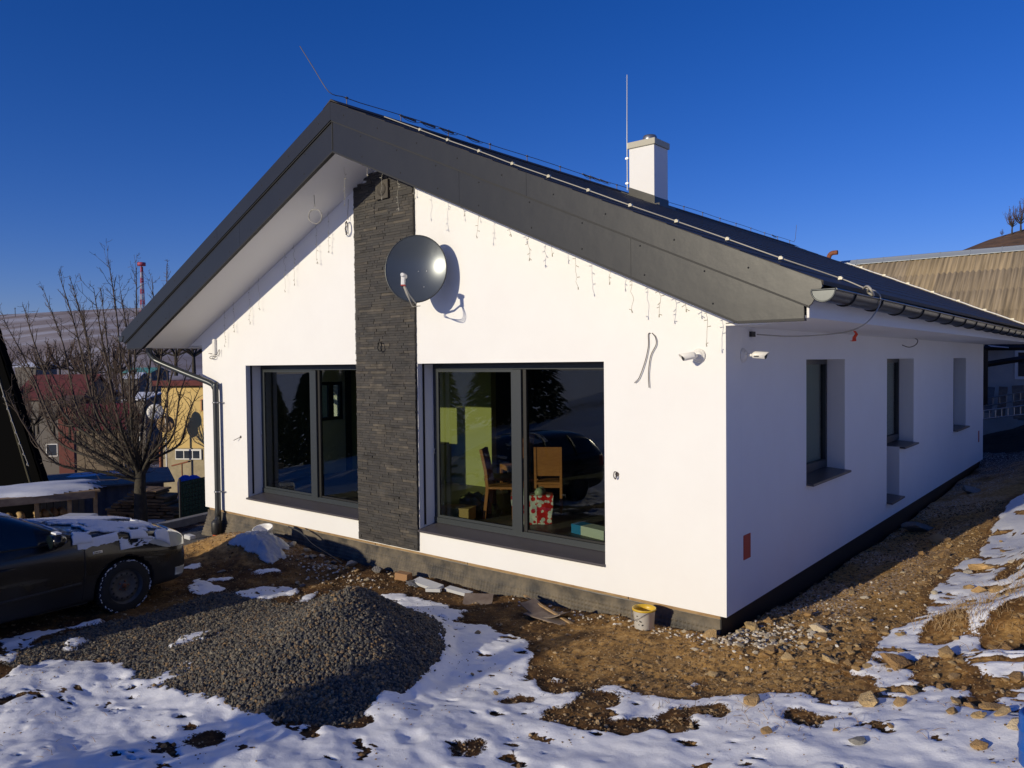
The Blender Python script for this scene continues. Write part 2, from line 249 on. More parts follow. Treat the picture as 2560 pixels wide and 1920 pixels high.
def snow_value(x,y):
    v=sample(SN,x,y); o=(x<RX0+.2)|(y>RY1-.2)|(x>RX1-.2)|(y<RY0+.2)
    far=.5+.9*fbm(x*.12,y*.12,4,77)+.12
    v=np.where(o,far,v)
    n=fbm(x*7,y*7,5,3,.68); wide=sample(SNW,x,y); edge=1-np.abs(wide-.5)*2
    v=.55*v+.45*wide+n*.75*np.clip(edge,0,1)
    # little thawed specks in the snow, thin frost remains on the soil
    sp=fbm(x*3.6-y*1.2,y*7.5+x*.8,4,15,.62); v=v-1.2*smooth(.36,.46,sp+.16*smooth(1.2,1.8,x)*smooth(-2.0,-1.0,y)+.05*smooth(-1.2,.6,x)*smooth(-2.9,-2.2,y))*(v>.5)*np.where(x>-1.8,1,.75)*smooth(-8,-5.5,-np.abs(x))*1.0
    return np.clip(v,0,1)
def snow_amt(v): return smooth(.42,.62,v)
def ground_z(x,y):
    x=np.asarray(x,float);y=np.asarray(y,float)
    z=base_height(x,y)+extra(x,y)
    near=smooth(60,15,np.hypot(x,y)); s=snow_amt(snow_value(x,y)); g=sample(GR,x,y)
    z=z+near*(.05*fbm(x*.9,y*.9,3,1)+.020*fbm(x*4,y*4,3,2)*(1-.4*s))
    z=z+near*(1-s)*(.020*fbm(x*11,y*11,3,21)+.010*fbm(x*28,y*28,2,23))*(1-g)
    # footprints and soft drifts
    z=z+near*s*(.022+.034*fbm(x*2.2+y*.8,y*3.4,3,41)*smooth(-1.2,-2.6,y)+.016*fbm(x*2.6+y*.8,y*2.6,3,41)+.009*fbm(x*13,y*16,3,43))
    z=z-s*near*.02*smooth(.42,.6,fbm(x*3.3,y*2.4,2,55))
    # excavated strip at the walls keeps below the plaster
    z=z-.09*smooth(.5,2.2,y)*smooth(1.1,.2,x)*(x>-.3)*(y<16); inside=(x>-10.2)&(x<0)&(y>0)&(y<15.6)
    z=np.where(inside,np.minimum(z,-.6),z)
    return z
def gz(x,y): return float(ground_z(np.array([x]),np.array([y]))[0])
def axis(lo,a,b,hi,d,g=1.06):
    c=list(np.arange(a,b,d)); s=d;p=c[-1]
    while p<hi: s=min(s*g,60);p+=s;c.append(p)
    s=d;p=c[0];l=[]
    while p>lo: s=min(s*g,60);p-=s;l.append(p)
    return np.array(l[::-1]+c)
gx=axis(-1400,-6.2,3.2,1400,.027,1.04); gy=axis(-1400,-5.4,.7,1400,.027,1.028)
X,Y=np.meshgrid(gx,gy); Z=ground_z(X,Y); sv=snow_value(X,Y); gv=sample(GR,X,Y)
nx,ny=len(gx),len(gy)
co=np.stack([X,Y,Z],-1).reshape(-1,3)
ii=np.arange(nx*ny).reshape(ny,nx); F=np.stack([ii[:-1,:-1],ii[:-1,1:],ii[1:,1:],ii[1:,:-1]],-1).reshape(-1,4)
def np_mesh(name,co,F,mats,smooth_=True):
    me=bpy.data.meshes.new(name); k=F.shape[1]
    me.vertices.add(len(co)); me.vertices.foreach_set('co',co.astype(np.float32).ravel())
    me.loops.add(F.size); me.loops.foreach_set('vertex_index',F.astype(np.int32).ravel())
    me.polygons.add(len(F)); me.polygons.foreach_set('loop_start',np.arange(0,F.size,k,dtype=np.int32)); 
    me.polygons.foreach_set('use_smooth',np.full(len(F),smooth_))
    for m_ in (mats if isinstance(mats,(list,tuple)) else [mats]): me.materials.append(m_)
    me.update(calc_edges=True); return me
def ground_material():
    m=mat('ground_soil_and_snow',(.1,.07,.04),.9); nt=m.node_tree; L=nt.links.new; b=nt.nodes['Principled BSDF']
    N=nt.nodes.new
    tc=N('ShaderNodeTexCoord')
    def noise(sc,det=6,ro=.65):
        n=N('ShaderNodeTexNoise'); n.inputs['Scale'].default_value=sc;n.inputs['Detail'].default_value=det;n.inputs['Roughness'].default_value=ro; L(tc.outputs['Object'],n.inputs[0]); return n.outputs[0]
    def ramp(s,pts):
        r=N('ShaderNodeValToRGB');e=r.color_ramp.elements
        while len(e)<len(pts): e.new(.5)
        for i,(p,c) in enumerate(pts): e[i].position=p;e[i].color=(*c,1)
        L(s,r.inputs[0]);return r.outputs[0]
    def attr(n): a=N('ShaderNodeAttribute');a.attribute_name=n;return a.outputs['Fac']
    def mixc(f,a,c):
        x=N('ShaderNodeMix');x.data_type='RGBA'; L(f,x.inputs[0]); L(a,x.inputs[6]); L(c,x.inputs[7]); return x.outputs[2]
    def mth(op,a,b_=None,v=None):
        x=N('ShaderNodeMath');x.operation=op; L(a,x.inputs[0])
        if b_ is not None: L(b_,x.inputs[1])
        elif v is not None: x.inputs[1].default_value=v
        return x.outputs[0]
    def mr(s,a,c,lo=0,hi=1):
        x=N('ShaderNodeMapRange');x.inputs['From Min'].default_value=a;x.inputs['From Max'].default_value=c;x.inputs['To Min'].default_value=lo;x.inputs['To Max'].default_value=hi;L(s,x.inputs[0]);return x.outputs[0]
    soil=ramp(noise(2.2),[(.30,(.032,.015,.006)),(.45,(.080,.040,.013)),(.58,(.18,.094,.028)),(.72,(.29,.17,.065))])
    fine=ramp(noise(42,4,.7),[(.30,(.45,.42,.40)),(.5,(1,1,1)),(.70,(1.65,1.55,1.4))])
    mul=N('ShaderNodeMix');mul.data_type='RGBA';mul.blend_type='MULTIPLY';mul.inputs[0].default_value=1;L(soil,mul.inputs[6]);L(fine,mul.inputs[7]); soil=mul.outputs[2]
    tan=ramp(noise(16,6,.7),[(.32,(.16,.095,.036)),(.5,(.42,.235,.072)),(.70,(.58,.38,.155))])
    tanf=mr(mth('ADD',attr('tan'),mr(noise(3.1),.3,.7,-.35,.35)),.35,.75)
    soil=mixc(tanf,soil,tan)
    wet=ramp(attr('snow'),[(.0,(1,1,1)),(.12,(.62,.55,.5)),(.4,(.42,.36,.32))]); wm=N('ShaderNodeMix');wm.data_type='RGBA';wm.blend_type='MULTIPLY';wm.inputs[0].default_value=1;L(soil,wm.inputs[6]);L(wet,wm.inputs[7]);soil=wm.outputs[2]
    grav=ramp(noise(60,3,.8),[(.35,(.03,.03,.03)),(.5,(.10,.095,.088)),(.66,(.24,.22,.19))])
    soil=mixc(mr(attr('gravel'),.4,.6),soil,grav)
    frost=ramp(noise(30,5,.8),[(.50,(0,0,0)),(.66,(1,1,1))])
    fr=mth('MULTIPLY',frost,attr('frost'))
    sc=ramp(noise(7,6,.7),[(.3,(.80,.82,.87)),(.55,(.88,.89,.92)),(.75,(.90,.91,.93))])
    dirty=ramp(noise(70,3,.7),[(.66,(1,1,1)),(.78,(.55,.48,.40))])
    m2=N('ShaderNodeMix');m2.data_type='RGBA';m2.blend_type='MULTIPLY';m2.inputs[0].default_value=1;L(sc,m2.inputs[6]);L(dirty,m2.inputs[7]); sc=m2.outputs[2]
    soil=mixc(fr,soil,sc)
    sm=mr(mth('ADD',attr('snow'),mr(noise(55,5,.75),.3,.7,-.16,.16)),.48,.56)
    L(mixc(sm,soil,sc),b.inputs['Base Color'])
    L(mr(sm,0,1,.92,.55),b.inputs['Roughness']); b.inputs['Specular IOR Level'].default_value=.3
    h1=mth('ADD',noise(22,6,.75),mth('MULTIPLY',noise(110,3,.7),v=.35))
    bp=N('ShaderNodeBump');bp.inputs['Distance'].default_value=.02; L(h1,bp.inputs['Height']); L(mr(sm,0,1,.85,.35),bp.inputs['Strength']); L(bp.outputs[0],b.inputs['Normal'])
    return m
M['ground']=ground_material()
gme=np_mesh('ground',co,F,M['ground'])
near=smooth(2.6,.4,np.abs(X-.7))*smooth(-2.2,-.6,Y)*smooth(16,9,Y)
tanv=np.clip(.15+.75*near+.25*smooth(-3.5,-1.2,X)*smooth(-3.5,-1.2,Y)*(Y<1)+.8*np.exp(-((X+8.6)/1.6)**2-((Y+.9)/.7)**2),0,1)
frost=smooth(1.3,.3,np.abs(X-.35))*smooth(.3,1.4,Y)*.9*smooth(.40,.52,.5+.5*fbm(X*2,Y*1.2,3,91))+ .8*np.exp(-((X+7.5)/.8)**2-((Y+.55)/.35)**2)
for n_,a_ in (('snow',sv),('gravel',gv),('tan',tanv),('frost',frost)):
    at_=gme.attributes.new(n_,'FLOAT','POINT'); at_.data.foreach_set('value',a_.astype(np.float32).ravel())
ground=tag(link('ground',gme),'snow patches over bare brown soil around the house','ground',kind='structure')
# ---------------------------------------------------------------- loose stones, gravel
_ico=None
def pebbles(name,pts,sizes,mt,flat=.7,sub=1,kind='stuff'):
    bm=bmesh.new(); bmesh.ops.create_icosphere(bm,subdivisions=sub,radius=1); V=np.array([v.co[:] for v in bm.verts]);Fc=np.array([[v.index for v in f.verts] for f in bm.faces]);bm.free()
    n=len(pts); P=np.array(pts);S=np.array(sizes)[:,None,None]
    q=rng.normal(size=(n,4));q/=np.linalg.norm(q,axis=1)[:,None];w,x,y,z=q.T
    R=np.stack([1-2*(y*y+z*z),2*(x*y-z*w),2*(x*z+y*w),2*(x*y+z*w),1-2*(x*x+z*z),2*(y*z-x*w),2*(x*z-y*w),2*(y*z+x*w),1-2*(x*x+y*y)],1).reshape(n,3,3)
    sc=rng.uniform([.75,.6,.45],[1.15,1,.8],size=(n,3))
    L=V[None]*sc[:,None,:]*(1+rng.uniform(-.22,.22,size=(n,len(V),1)))
    W=np.einsum('nij,nvj->nvi',R,L); W[:,:,2]*=flat; W=W*S+P[:,None,:]
    Fa=(Fc[None]+np.arange(n)[:,None,None]*len(V)).reshape(-1,3)
    me=np_mesh(name,W.reshape(-1,3),Fa,mt,False); return link(name,me)
M['pebble']=island_mat('pile_gravel',[(.045,.045,.045),(.155,.135,.10),(.07,.07,.07),(.21,.18,.13),(.09,.085,.075),(.035,.036,.037),(.25,.16,.075),(.125,.115,.10)],.85)
def scatter(n,fn,box):
    x=rng.uniform(box[0],box[1],n*6);y=rng.uniform(box[2],box[3],n*6);p=fn(x,y);k=rng.random(len(x))<p
    return x[k][:n],y[k][:n]
x,y=scatter(38000,lambda x,y:np.clip(sample(GR,x,y)*1.6-.45+ (pile(x,y)>.02)*.8,0,1)*(1-.97*snow_amt(snow_value(x,y))*(pile(x,y)<.08)),(-7,-.9,-5.2,-.6))
z=ground_z(x,y); s=rng.uniform(.009,.019,len(x))*(1+.5*(rng.random(len(x))<.1))
gp=pebbles('gravel_pile',np.stack([x,y,z+s*.35],1),s,M['pebble'],1.0)
tag(gp,'heap of crushed grey gravel spreading over the snow in front of the car','gravel',kind='stuff')
M['crumb']=island_mat('soil_crumbs',[(.10,.058,.024),(.30,.19,.085),(.17,.10,.04),(.07,.04,.018),(.42,.31,.18),(.22,.13,.055)],.95)
def crumb_p(x,y):
    s=snow_amt(snow_value(x,y)); out=~((x>-10.2)&(x<.0)&(y>0))
    return np.where(out,(1-s)*(.35+.65*smooth(2.5,0,np.abs(x-.6))),0)*(sample(GR,x,y)<.5)
x,y=scatter(24000,crumb_p,(-9.5,3.4,-5,9)); s=rng.uniform(.004,.013,len(x))+.02*rng.random(len(x))**10
cr=pebbles('soil_crumbs',np.stack([x,y,ground_z(x,y)+s*.2],1),s,M['crumb'],.7)
tag(cr,'small stones and clods strewn over the bare brown soil','rubble',kind='stuff')
x,y=scatter(1500,lambda x,y:snow_amt(snow_value(x,y))*np.clip(.15+fbm(x*1.5,y*1.5,3,88)*1.5,0,1),(-6,3.4,-5.6,3)); s=rng.uniform(.004,.011,len(x))
sc_=pebbles('snow_litter',np.stack([x,y,ground_z(x,y)+s*.3],1),s,M['crumb'],.6)
tag(sc_,'specks of soil lying on the snow','litter',kind='stuff')
M['chip']=island_mat('white_chips',[(.55,.5,.42),(.75,.72,.66),(.38,.31,.22),(.62,.55,.44)],.9)
x,y=scatter(3800,lambda x,y:np.where((x<.0)&(y>-.03),0,np.clip(1.2*np.exp(-((x-.30)/.42)**2-((y-.0)/.42)**2)+.8*np.exp(-((x+.9)/1.2)**2-((y+.22)/.10)**2)+.12*np.exp(-((x-.8)/.4)**2-((y-1.2)/.9)**2)+.5*np.exp(-((x+5.6)/.6)**2-((y+.6)/.25)**2),0,1)),(-7,2,-1.6,3.4)); s=rng.uniform(.006,.026,len(x))
ch=pebbles('plaster_chips',np.stack([x,y,ground_z(x,y)+s*.3],1),s,M['chip'],.7)
tag(ch,'pale stone and plaster chips heaped along the foot of the house corner','rubble',kind='stuff')
# ---------------------------------------------------------------- the white house
W,LEN,RX,OH=10.2,15.6,-5.12,.87
SL=.4490
def ztop(x): return 6.09-SL*abs(x-RX)          # top of the roof
def zsof(x): return 5.45-.4455*abs(x-RX)       # gable soffit
ZE=2.95
house=empty('house',(0,0,0),'white plastered bungalow with anthracite gable roof and a dark stone strip between two large windows','house')
fx=lambda u,v,w:(u,w,v)      # front wall: u=x v=z
sx=lambda u,v,w:(-w,u,v)     # side wall: u=y v=z
WT=.38
Lw=(-8.755,-5.735);Rw=(-4.465,-1.445);HT=2.606;HB=.322
rect=lambda a,b,c,d:[(a,c),(b,c),(b,d),(a,d)]
plate('wall',[(-W,0),(0,0),(0,zsof(0)+.02),(RX,zsof(RX)+.02),(-W,zsof(-W)+.02)],[rect(Lw[0],Lw[1],HB,HT),rect(Rw[0],Rw[1],HB,HT)],fx,WT,M['plaster'],house)
S1=(2.353,3.925,1.085);S2=(6.166,8.015,1.12);S3=(11.69,13.16,1.06)
plate('wall',[(WT+.001,0),(LEN,0),(LEN,ZE+.03),(WT+.001,ZE+.03)],[rect(S1[0],S1[1],S1[2]-.03,HT),[(6.166,.27),(7.002,.27),(7.002,1.10),(8.015,1.10),(8.015,HT),(6.166,HT)],rect(S3[0],S3[1],S3[2]-.03,HT)],sx,WT,M['plaster'],house)
plate('wall',[(WT+.001,0),(LEN,0),(LEN,ZE+.03),(WT+.001,ZE+.03)],[rect(2.35,2.95,1.45,2.25)],lambda u,v,w:(-W+w,u,v),WT,M['plaster'],house)
plate('wall',[(-W+WT+.001,0),(-WT-.001,0),(-WT-.001,zsof(0)-.1),(RX,zsof(RX)-.05),(-W+WT+.001,zsof(0)-.1)],[],lambda u,v,w:(u,LEN-w,v),.3,M['plaster'],house)
# --- dark stone strip made of split-face stones
M['stone']=object_mat('slate_cladding',[(.030,.028,.026),(.050,.045,.040),(.038,.036,.034),(.065,.056,.046),(.034,.031,.030),(.048,.045,.042),(.10,.085,.066),(.040,.036,.033)],.75,bump=(9,.6,.01),noise=(7,.35))
M['stone_i']=island_mat('slate_cladding_small',[(.030,.028,.026),(.050,.045,.040),(.038,.036,.034),(.065,.056,.046),(.034,.031,.030),(.052,.047,.042)],.75,bump=(60,.6,.004))
col=MB().box(-5.735,-4.475,-.022,-.001,.02,4.9).build('stone_backing',M['black'],house)
rs=random.Random(5)
bm=MB().box(-.5,.5,-.5,.5,-.5,.5); bme=[]
for k in range(4):
    b=MB(); j=lambda:rs.uniform(-.05,.05)
    b.add([(-.5,-.5+j(),-.5),(.5,-.5+j(),-.5),(.5,.5,-.5),(-.5,.5,-.5),(-.5,-.5+j()*3,.5),(.5,-.5+j()*3,.5),(.5,.5,.5),(-.5,.5,.5),(0,-.5+rs.uniform(-.25,.15),0)],
          [(0,3,2,1),(4,5,6,7),(1,2,6,5),(2,3,7,6),(3,0,4,7),(0,1,8),(1,5,8),(5,4,8),(4,0,8)]); bme.append(b.mesh('stone',M['stone']))
stones=[];z=.02
while z<5.3:
    h=rs.choice([.034,.036,.036,.038]); x=-5.735+rs.uniform(-.004,.002)
    while x<-4.475-.002:
        w=rs.choice([.07,.10,.13,.16,.20,.24,.30])*rs.uniform(.85,1.15); w=min(w,-4.475-x)
        if -4.475-(x+w)<.05: w=-4.475-x+rs.uniform(-.004,.004)
        hh=h
        if zsof(x+w/2)>z+h+.0 : stones.append((x,w,z,hh,rs.uniform(.014,.023)+(.006 if rs.random()<.06 else 0)))
        x+=w
    z+=h
order=sorted(range(len(stones)),key=lambda i:-stones[i][1]*stones[i][3]*(1 if stones[i][2]<3.4 else .7)); big=set(order[:296]); sm=MB()
for i,(x,w,z,h,d) in enumerate(stones):
    if i in big:
        o=link('stone',rs.choice(bme),house); o.scale=(w-.003,.02+d,h-.003); o.location=(x+w/2,-.02-(.02+d)/2+.02,z+h/2)
    else: sm.box(x+.0015,x+w-.0015,-.02-d,-.0015,z+.0015,z+h-.0015)
tag(sm.build('stone_course',M['stone_i'],house,fix=False),kind='stuff')
# --- wooden strip, foundation, dimpled membrane
st=MB();x=-W+.1
while x<-.12:
    w=rs.uniform(1.2,2.6);e=min(x+w,-.08);a,b=rs.uniform(-.004,.004),rs.uniform(-.004,.004)
    st.add([(x,.03,-.045+a),(e,.03,-.04+b),(e,.2,-.04+b),(x,.2,-.045+a),(x,.02,-.003),(e,.02,-.003),(e,.2,-.003),(x,.2,-.003)],[(0,3,2,1),(4,5,6,7),(0,1,5,4),(1,2,6,5),(2,3,7,6),(3,0,4,7)]);x=e+.012
st.build('wood_strip',M['wood'],house)
fnd=MB().box(-W+.08,-.10,.05,LEN-.05,-1.6,-.046).build('foundation',M['concrete'],house)
M['membrane']=mat('dimpled_membrane',(.15,.12,.080),.65,noise=(3.5,.9),col2=(.035,.031,.027),bump=(30,.3,.004))
xs=np.arange(-W+.02,-.07,.010);zs=np.linspace(-.85,-.05,70);XX,ZZ=np.meshgrid(xs,zs)
dim=np.maximum(0,np.cos(XX*2*np.pi/.048))*np.maximum(0,np.cos((ZZ+.05)*2*np.pi/.048))*smooth(-.13,-.16,ZZ+.02*np.sin(XX*1.7))
YY=.03-.020*dim-.11*smooth(-.05,-.6,ZZ)*(1+.35*np.sin(XX*1.1))-.012*np.sin(XX*3.1+ZZ*4)-.006*fbm(XX*5,ZZ*5,3,9)
ii=np.arange(XX.size).reshape(XX.shape);Fm=np.stack([ii[:-1,:-1],ii[:-1,1:],ii[1:,1:],ii[1:,:-1]],-1).reshape(-1,4)
mem=link('drainage_membrane',np_mesh('drainage_membrane',np.stack([XX,YY,ZZ],-1).reshape(-1,3),Fm,M['membrane']),house)
MB().box(-.085,-.07,.03,LEN-.05,-.9,-.004).build('drainage_membrane',M['black'],house)
# --- windows
def window(x0,x1,mx):
    g=MB(); y0,y1=.29,.36; zb,zt=.375,HT
    fr=MB(); e=.002
    fr.box(x0+e,x1-e,y0,y1,zt-.085,zt-e).box(x0+e,x1-e,y0-.01,y1,zb,zb+.075)
    fr.box(x0+e,x0+.065,y0+.001,y1,zb+.076,zt-.086).box(x1-.065,x1-e,y0+.001,y1,zb+.076,zt-.086)
    f=fr.build('window_frame',M['frame'],house); 
    # sliding sash with its upright
    ss=MB(); ss.box(mx-.085,mx+.075,y0-.035,y0-.001,zb+.076,zt-.09).box(x0+.066,mx-.086,y0+.004,y0+.03,zb+.078,zb+.11).box(x0+.066,x0+.10,y0+.004,y0+.03,zb+.111,zt-.121).box(x0+.066,mx-.086,y0+.004,y0+.03,zt-.12,zt-.088)
    ss.build('sash',M['frame'],f)
    MB().box(mx+.0765,mx+.13,y0+.002,y0+.05,zb+.078,zt-.09).box(mx+.131,x1-.066,y0+.012,y0+.05,zb+.078,zb+.10).build('gasket',M['black'],f)
    MB().box(x0+.10,mx-.06,y0+.014,y0+.022,zb+.10,zt-.11).build('pane',M['glass'],f)
    MB().box(mx+.12,x1-.06,y0+.03,y0+.038,zb+.09,zt-.086).build('pane',M['glass'],f)
    # blind box shadow gap and side guide rails in the reveals
    MB().box(x0+.0015,x0+.012,.085,.115,HB+.05,HT-.003).box(x0+.0015,x1-.0015,.085,.28,HT-.012,HT-.0015).build('blind_rail',M['black'],f)
    MB().tube([(x0+.035,y0-.012,1.35),(x0+.035,y0-.03,1.36),(x0+.035,y0-.03,1.40),(x0+.035,y0-.012,1.41)],.007).build('handle',M['alu'],f)
    # sloping granite sill
    s=MB().add([(x0-.0,-.045,HB-.032),(x1+.0,-.045,HB-.032),(x1+.0,.33,HB+.02),(x0-.0,.33,HB+.02),(x0-.0,-.045,HB-.004),(x1+.0,-.045,HB-.004),(x1+.0,.33,HB+.055),(x0-.0,.33,HB+.055)],[(0,3,2,1),(4,5,6,7),(0,1,5,4),(1,2,6,5),(2,3,7,6),(3,0,4,7)])
    bevel_mod(s.build('window_sill',M['sill'],house),.004)
window(Lw[0]+.0,Lw[1],-7.20);window(Rw[0],Rw[1],-2.93)
M['curtain']=mat('pale_green_lining',(.42,.47,.42),.9)
def side_window(y0,y1,zb,zt=HT,sill=True):
    fr=MB(); a,b=-.31,-.24
    fr.box(a,b,y0+.002,y0+.06,zb,zt-.002).box(a,b,y1-.06,y1-.002,zb,zt-.002).box(a,b,y0+.061,y1-.061,zb,zb+.11).box(a,b,y0+.061,y1-.061,zt-.07,zt-.002)
    f=fr.build('window_frame',M['frame'],house); MB().box(-.285,-.277,y0+.05,y1-.05,zb+.1,zt-.06).build('pane',M['glass'],f)
    MB().box(-.335,-.325,y0+.04,y1-.04,zb+.05,zt-.01).build('blind',M['curtain'],f)
def side_sill(y0,y1,z,w=.09):
    s=MB().add([(-.33,y0,z-.03),(w,y0,z-.055),(w,y1,z-.055),(-.33,y1,z-.03),(-.33,y0,z),(w,y0,z-.025),(w,y1,z-.025),(-.33,y1,z)],[(0,3,2,1),(4,5,6,7),(0,1,5,4),(1,2,6,5),(2,3,7,6),(3,0,4,7)])
    bevel_mod(s.build('window_sill',M['sill'],house),.004)
side_window(*S1);side_sill(S1[0]-.0,S1[1]+.0,S1[2])
side_window(S2[0],S2[1],1.13);side_sill(7.004,8.03,1.12);side_sill(S2[0],7.0,.29)
MB().box(-.31,-.24,6.17,7.0,.30,1.12).build('window_frame',M['frame'],house)
side_window(*S3);side_sill(S3[0],S3[1],S3[2])
f=MB().box(-W+.24,-W+.31,2.352,2.948,1.452,1.52).box(-W+.24,-W+.31,2.352,2.948,2.18,2.248).box(-W+.24,-W+.31,2.352,2.42,1.521,2.179).box(-W+.24,-W+.31,2.88,2.948,1.521,2.179).box(-W+.24,-W+.31,2.60,2.72,1.521,2.179).build('window_frame',M['frame'],house)
MB().box(-W+.27,-W+.278,2.4,2.9,1.5,2.2).build('pane',M['glass'],f)
# --- soffits
sof=MB();t=.02
for sgn in (-1,1):
    xk=RX+sgn*5.61; xe=RX+sgn*6.19; xw=0 if sgn>0 else -W
    sof.prism([(RX,zsof(RX)),(xk,zsof(xk)),(xk,zsof(xk)+t),(RX,zsof(RX)+t)],lambda u,v,w:(u,w,v),-OH+.03,-.0015)
    sof.prism([(RX,zsof(RX)),(xk,zsof(xk)),(xk,zsof(xk)+t),(RX,zsof(RX)+t)],lambda u,v,w:(u,w,v),LEN+.0015,LEN+OH-.03)
    sof.box(min(xk,xe),max(xk,xe),-OH+.03,LEN+OH-.03,ZE,ZE+t)
    sof.box(min(xk,xw)+.001,max(xk,xw)-.001,.0,LEN,ZE+.001,ZE+t+.001)
    sof.prism([(xw,ZE+.03),(xk,ZE+.03),(xk,zsof(xk)+.02),(xw,zsof(xw)+.02)],lambda u,v,w:(u,w,v),.001,.02)
sof.build('soffit',M['soffit'],house)
# --- roof sheets in courses
NR=18
for sgn in (-1,1):
    for i in range(NR):
        a=i*6.35/NR;b=(i+1)*6.35/NR; xa=RX+sgn*a;xb=RX+sgn*b
        p=[(xa,ztop(xa)-.002),(xb,ztop(xb)+.005),(xb,ztop(xb)-.03),(xa,ztop(xa)-.05)]
        MB().prism(p,lambda u,v,w:(u,w,v),-OH-.015,LEN+OH+.015).build('roof_panel',M['roof'],house)
rc=MB().prism([(RX-.17,ztop(RX-.17)+.012),(RX,6.125),(RX+.17,ztop(RX+.17)+.012),(RX,6.10)],lambda u,v,w:(u,w,v),-OH-.02,LEN+OH+.02).build('ridge_cap',M['roof'],house)
# roof core
core=MB()
for sgn in (-1,1):
    xe=RX+sgn*6.2
    core.prism([(RX,6.02),(xe,ztop(xe)-.07),(xe,ZE+.03),(RX+sgn*5.62,ZE+.03),(RX,5.48)],lambda u,v,w:(u,w,v),-OH+.04,LEN+OH-.04)
core.build('roof_core',M['black'],house)
# --- fascia boards at both gables and both eaves
def band(y0,y1,dt,db,x0,x1,sgn,end=None):
    """board following the slope between x0 and x1, from dt to db below the top"""
    p=[(x0,ztop(x0)-dt),(x1,ztop(x1)-dt)]+(end or [(x1,ztop(x1)-db)])+[(x0,ztop(x0)-db)]
    return MB().prism(p,lambda u,v,w:(u,w,v),y0,y1)
scr=MB()
for (ya,yb,front) in ((-OH,-OH+.035,1),(LEN+OH-.035,LEN+OH,0)):
    for sgn in (-1,1):
        X_=lambda d:RX+sgn*d; yp0,yp1=(ya-.028,ya-.001) if front else (yb+.001,yb+.028)
        cuts=[0,3.30,6.34] if sgn>0 else [0,2.9,6.34]
        for a,b in zip(cuts[:-1],cuts[1:]):
            xa,xb=X_(a+.0015),X_(b-.0015)
            last=b>6.3
            if last: band(yp0,yp1,.004,.245,xa,xb,sgn,end=[(X_(6.345),ztop(xb)-.05),(X_(6.26),3.06),(X_(6.26)-sgn*.02,ztop(X_(6.24))-.245)]).build('fascia_board',M['fascia'],house)
            else: band(yp0,yp1,.004,.243,xa,xb,sgn).build('fascia_board',M['fascia'],house)
        cuts=[0,2.3,4.55,6.19]
        for a,b in zip(cuts[:-1],cuts[1:]):
            xa,xb=X_(a+.0015),X_(b-.0015)
            if b>6.1: end=[(xb,ZE-.006),(X_(5.61),ZE-.006)];
            else: end=[(xb,zsof(xb)-.004)]
            p=[(xa,ztop(xa)-.25),(xb,max(ztop(xb)-.25,ZE+.1))]+end+[(xa,zsof(xa)-.004)]
            MB().prism(p,lambda u,v,w:(u,w,v),ya,yb-.002).build('fascia_board',M['fascia'],house)
        # folded black edge trims
        tr=MB()
        p0,p1=X_(0),X_(6.24); tr.prism([(p0,ztop(p0)-.243),(p1,ztop(p1)-.243),(p1,ztop(p1)-.262),(p0,ztop(p0)-.262)],lambda u,v,w:(u,w,v),yp0+.012,yp1-.002)
        p1=X_(5.61); tr.prism([(p0,zsof(p0)-.004),(p1,ZE-.004),(p1,ZE-.026),(p0,zsof(p0)-.026)],lambda u,v,w:(u,w,v),ya-.004,ya+.05)
        xa,xb=sorted((X_(5.612),X_(6.195))); tr.box(xa,xb,ya-.004,ya+.05,ZE-.026,ZE-.004)
        tr.build('edge_trim',M['black'],house)
        for k in range(18):
            d=.25+k*.34
            for dd in ((.30,.56) if k%2 else (.12,)):
                x=X_(d+rs.uniform(-.05,.05)); yy=(ya-.004) if dd>.2 else (yp0-.004)
                if front and d<(5.9 if dd>.2 else 6.2): scr.lathe((x,yy,ztop(x)-dd),(0,1,0),[(.001,-.002),(.007,0),(.009,.003)],8)
tag(scr.build('screw_head',M['black'],house),kind='stuff')
MB().box(RX-.008,RX+.008,-OH-.006,-OH+.02,5.46,5.84).build('ridge_joint',M['black'],house)
for sgn in (-1,1):
    xe=RX+sgn*6.2; xa,xb=sorted((xe,xe+sgn*.02)); MB().box(xa,xb,-OH+.04,LEN+OH-.04,ZE+.0,3.20).build('eave_board',M['soffit' if sgn>0 else 'fascia'],house)
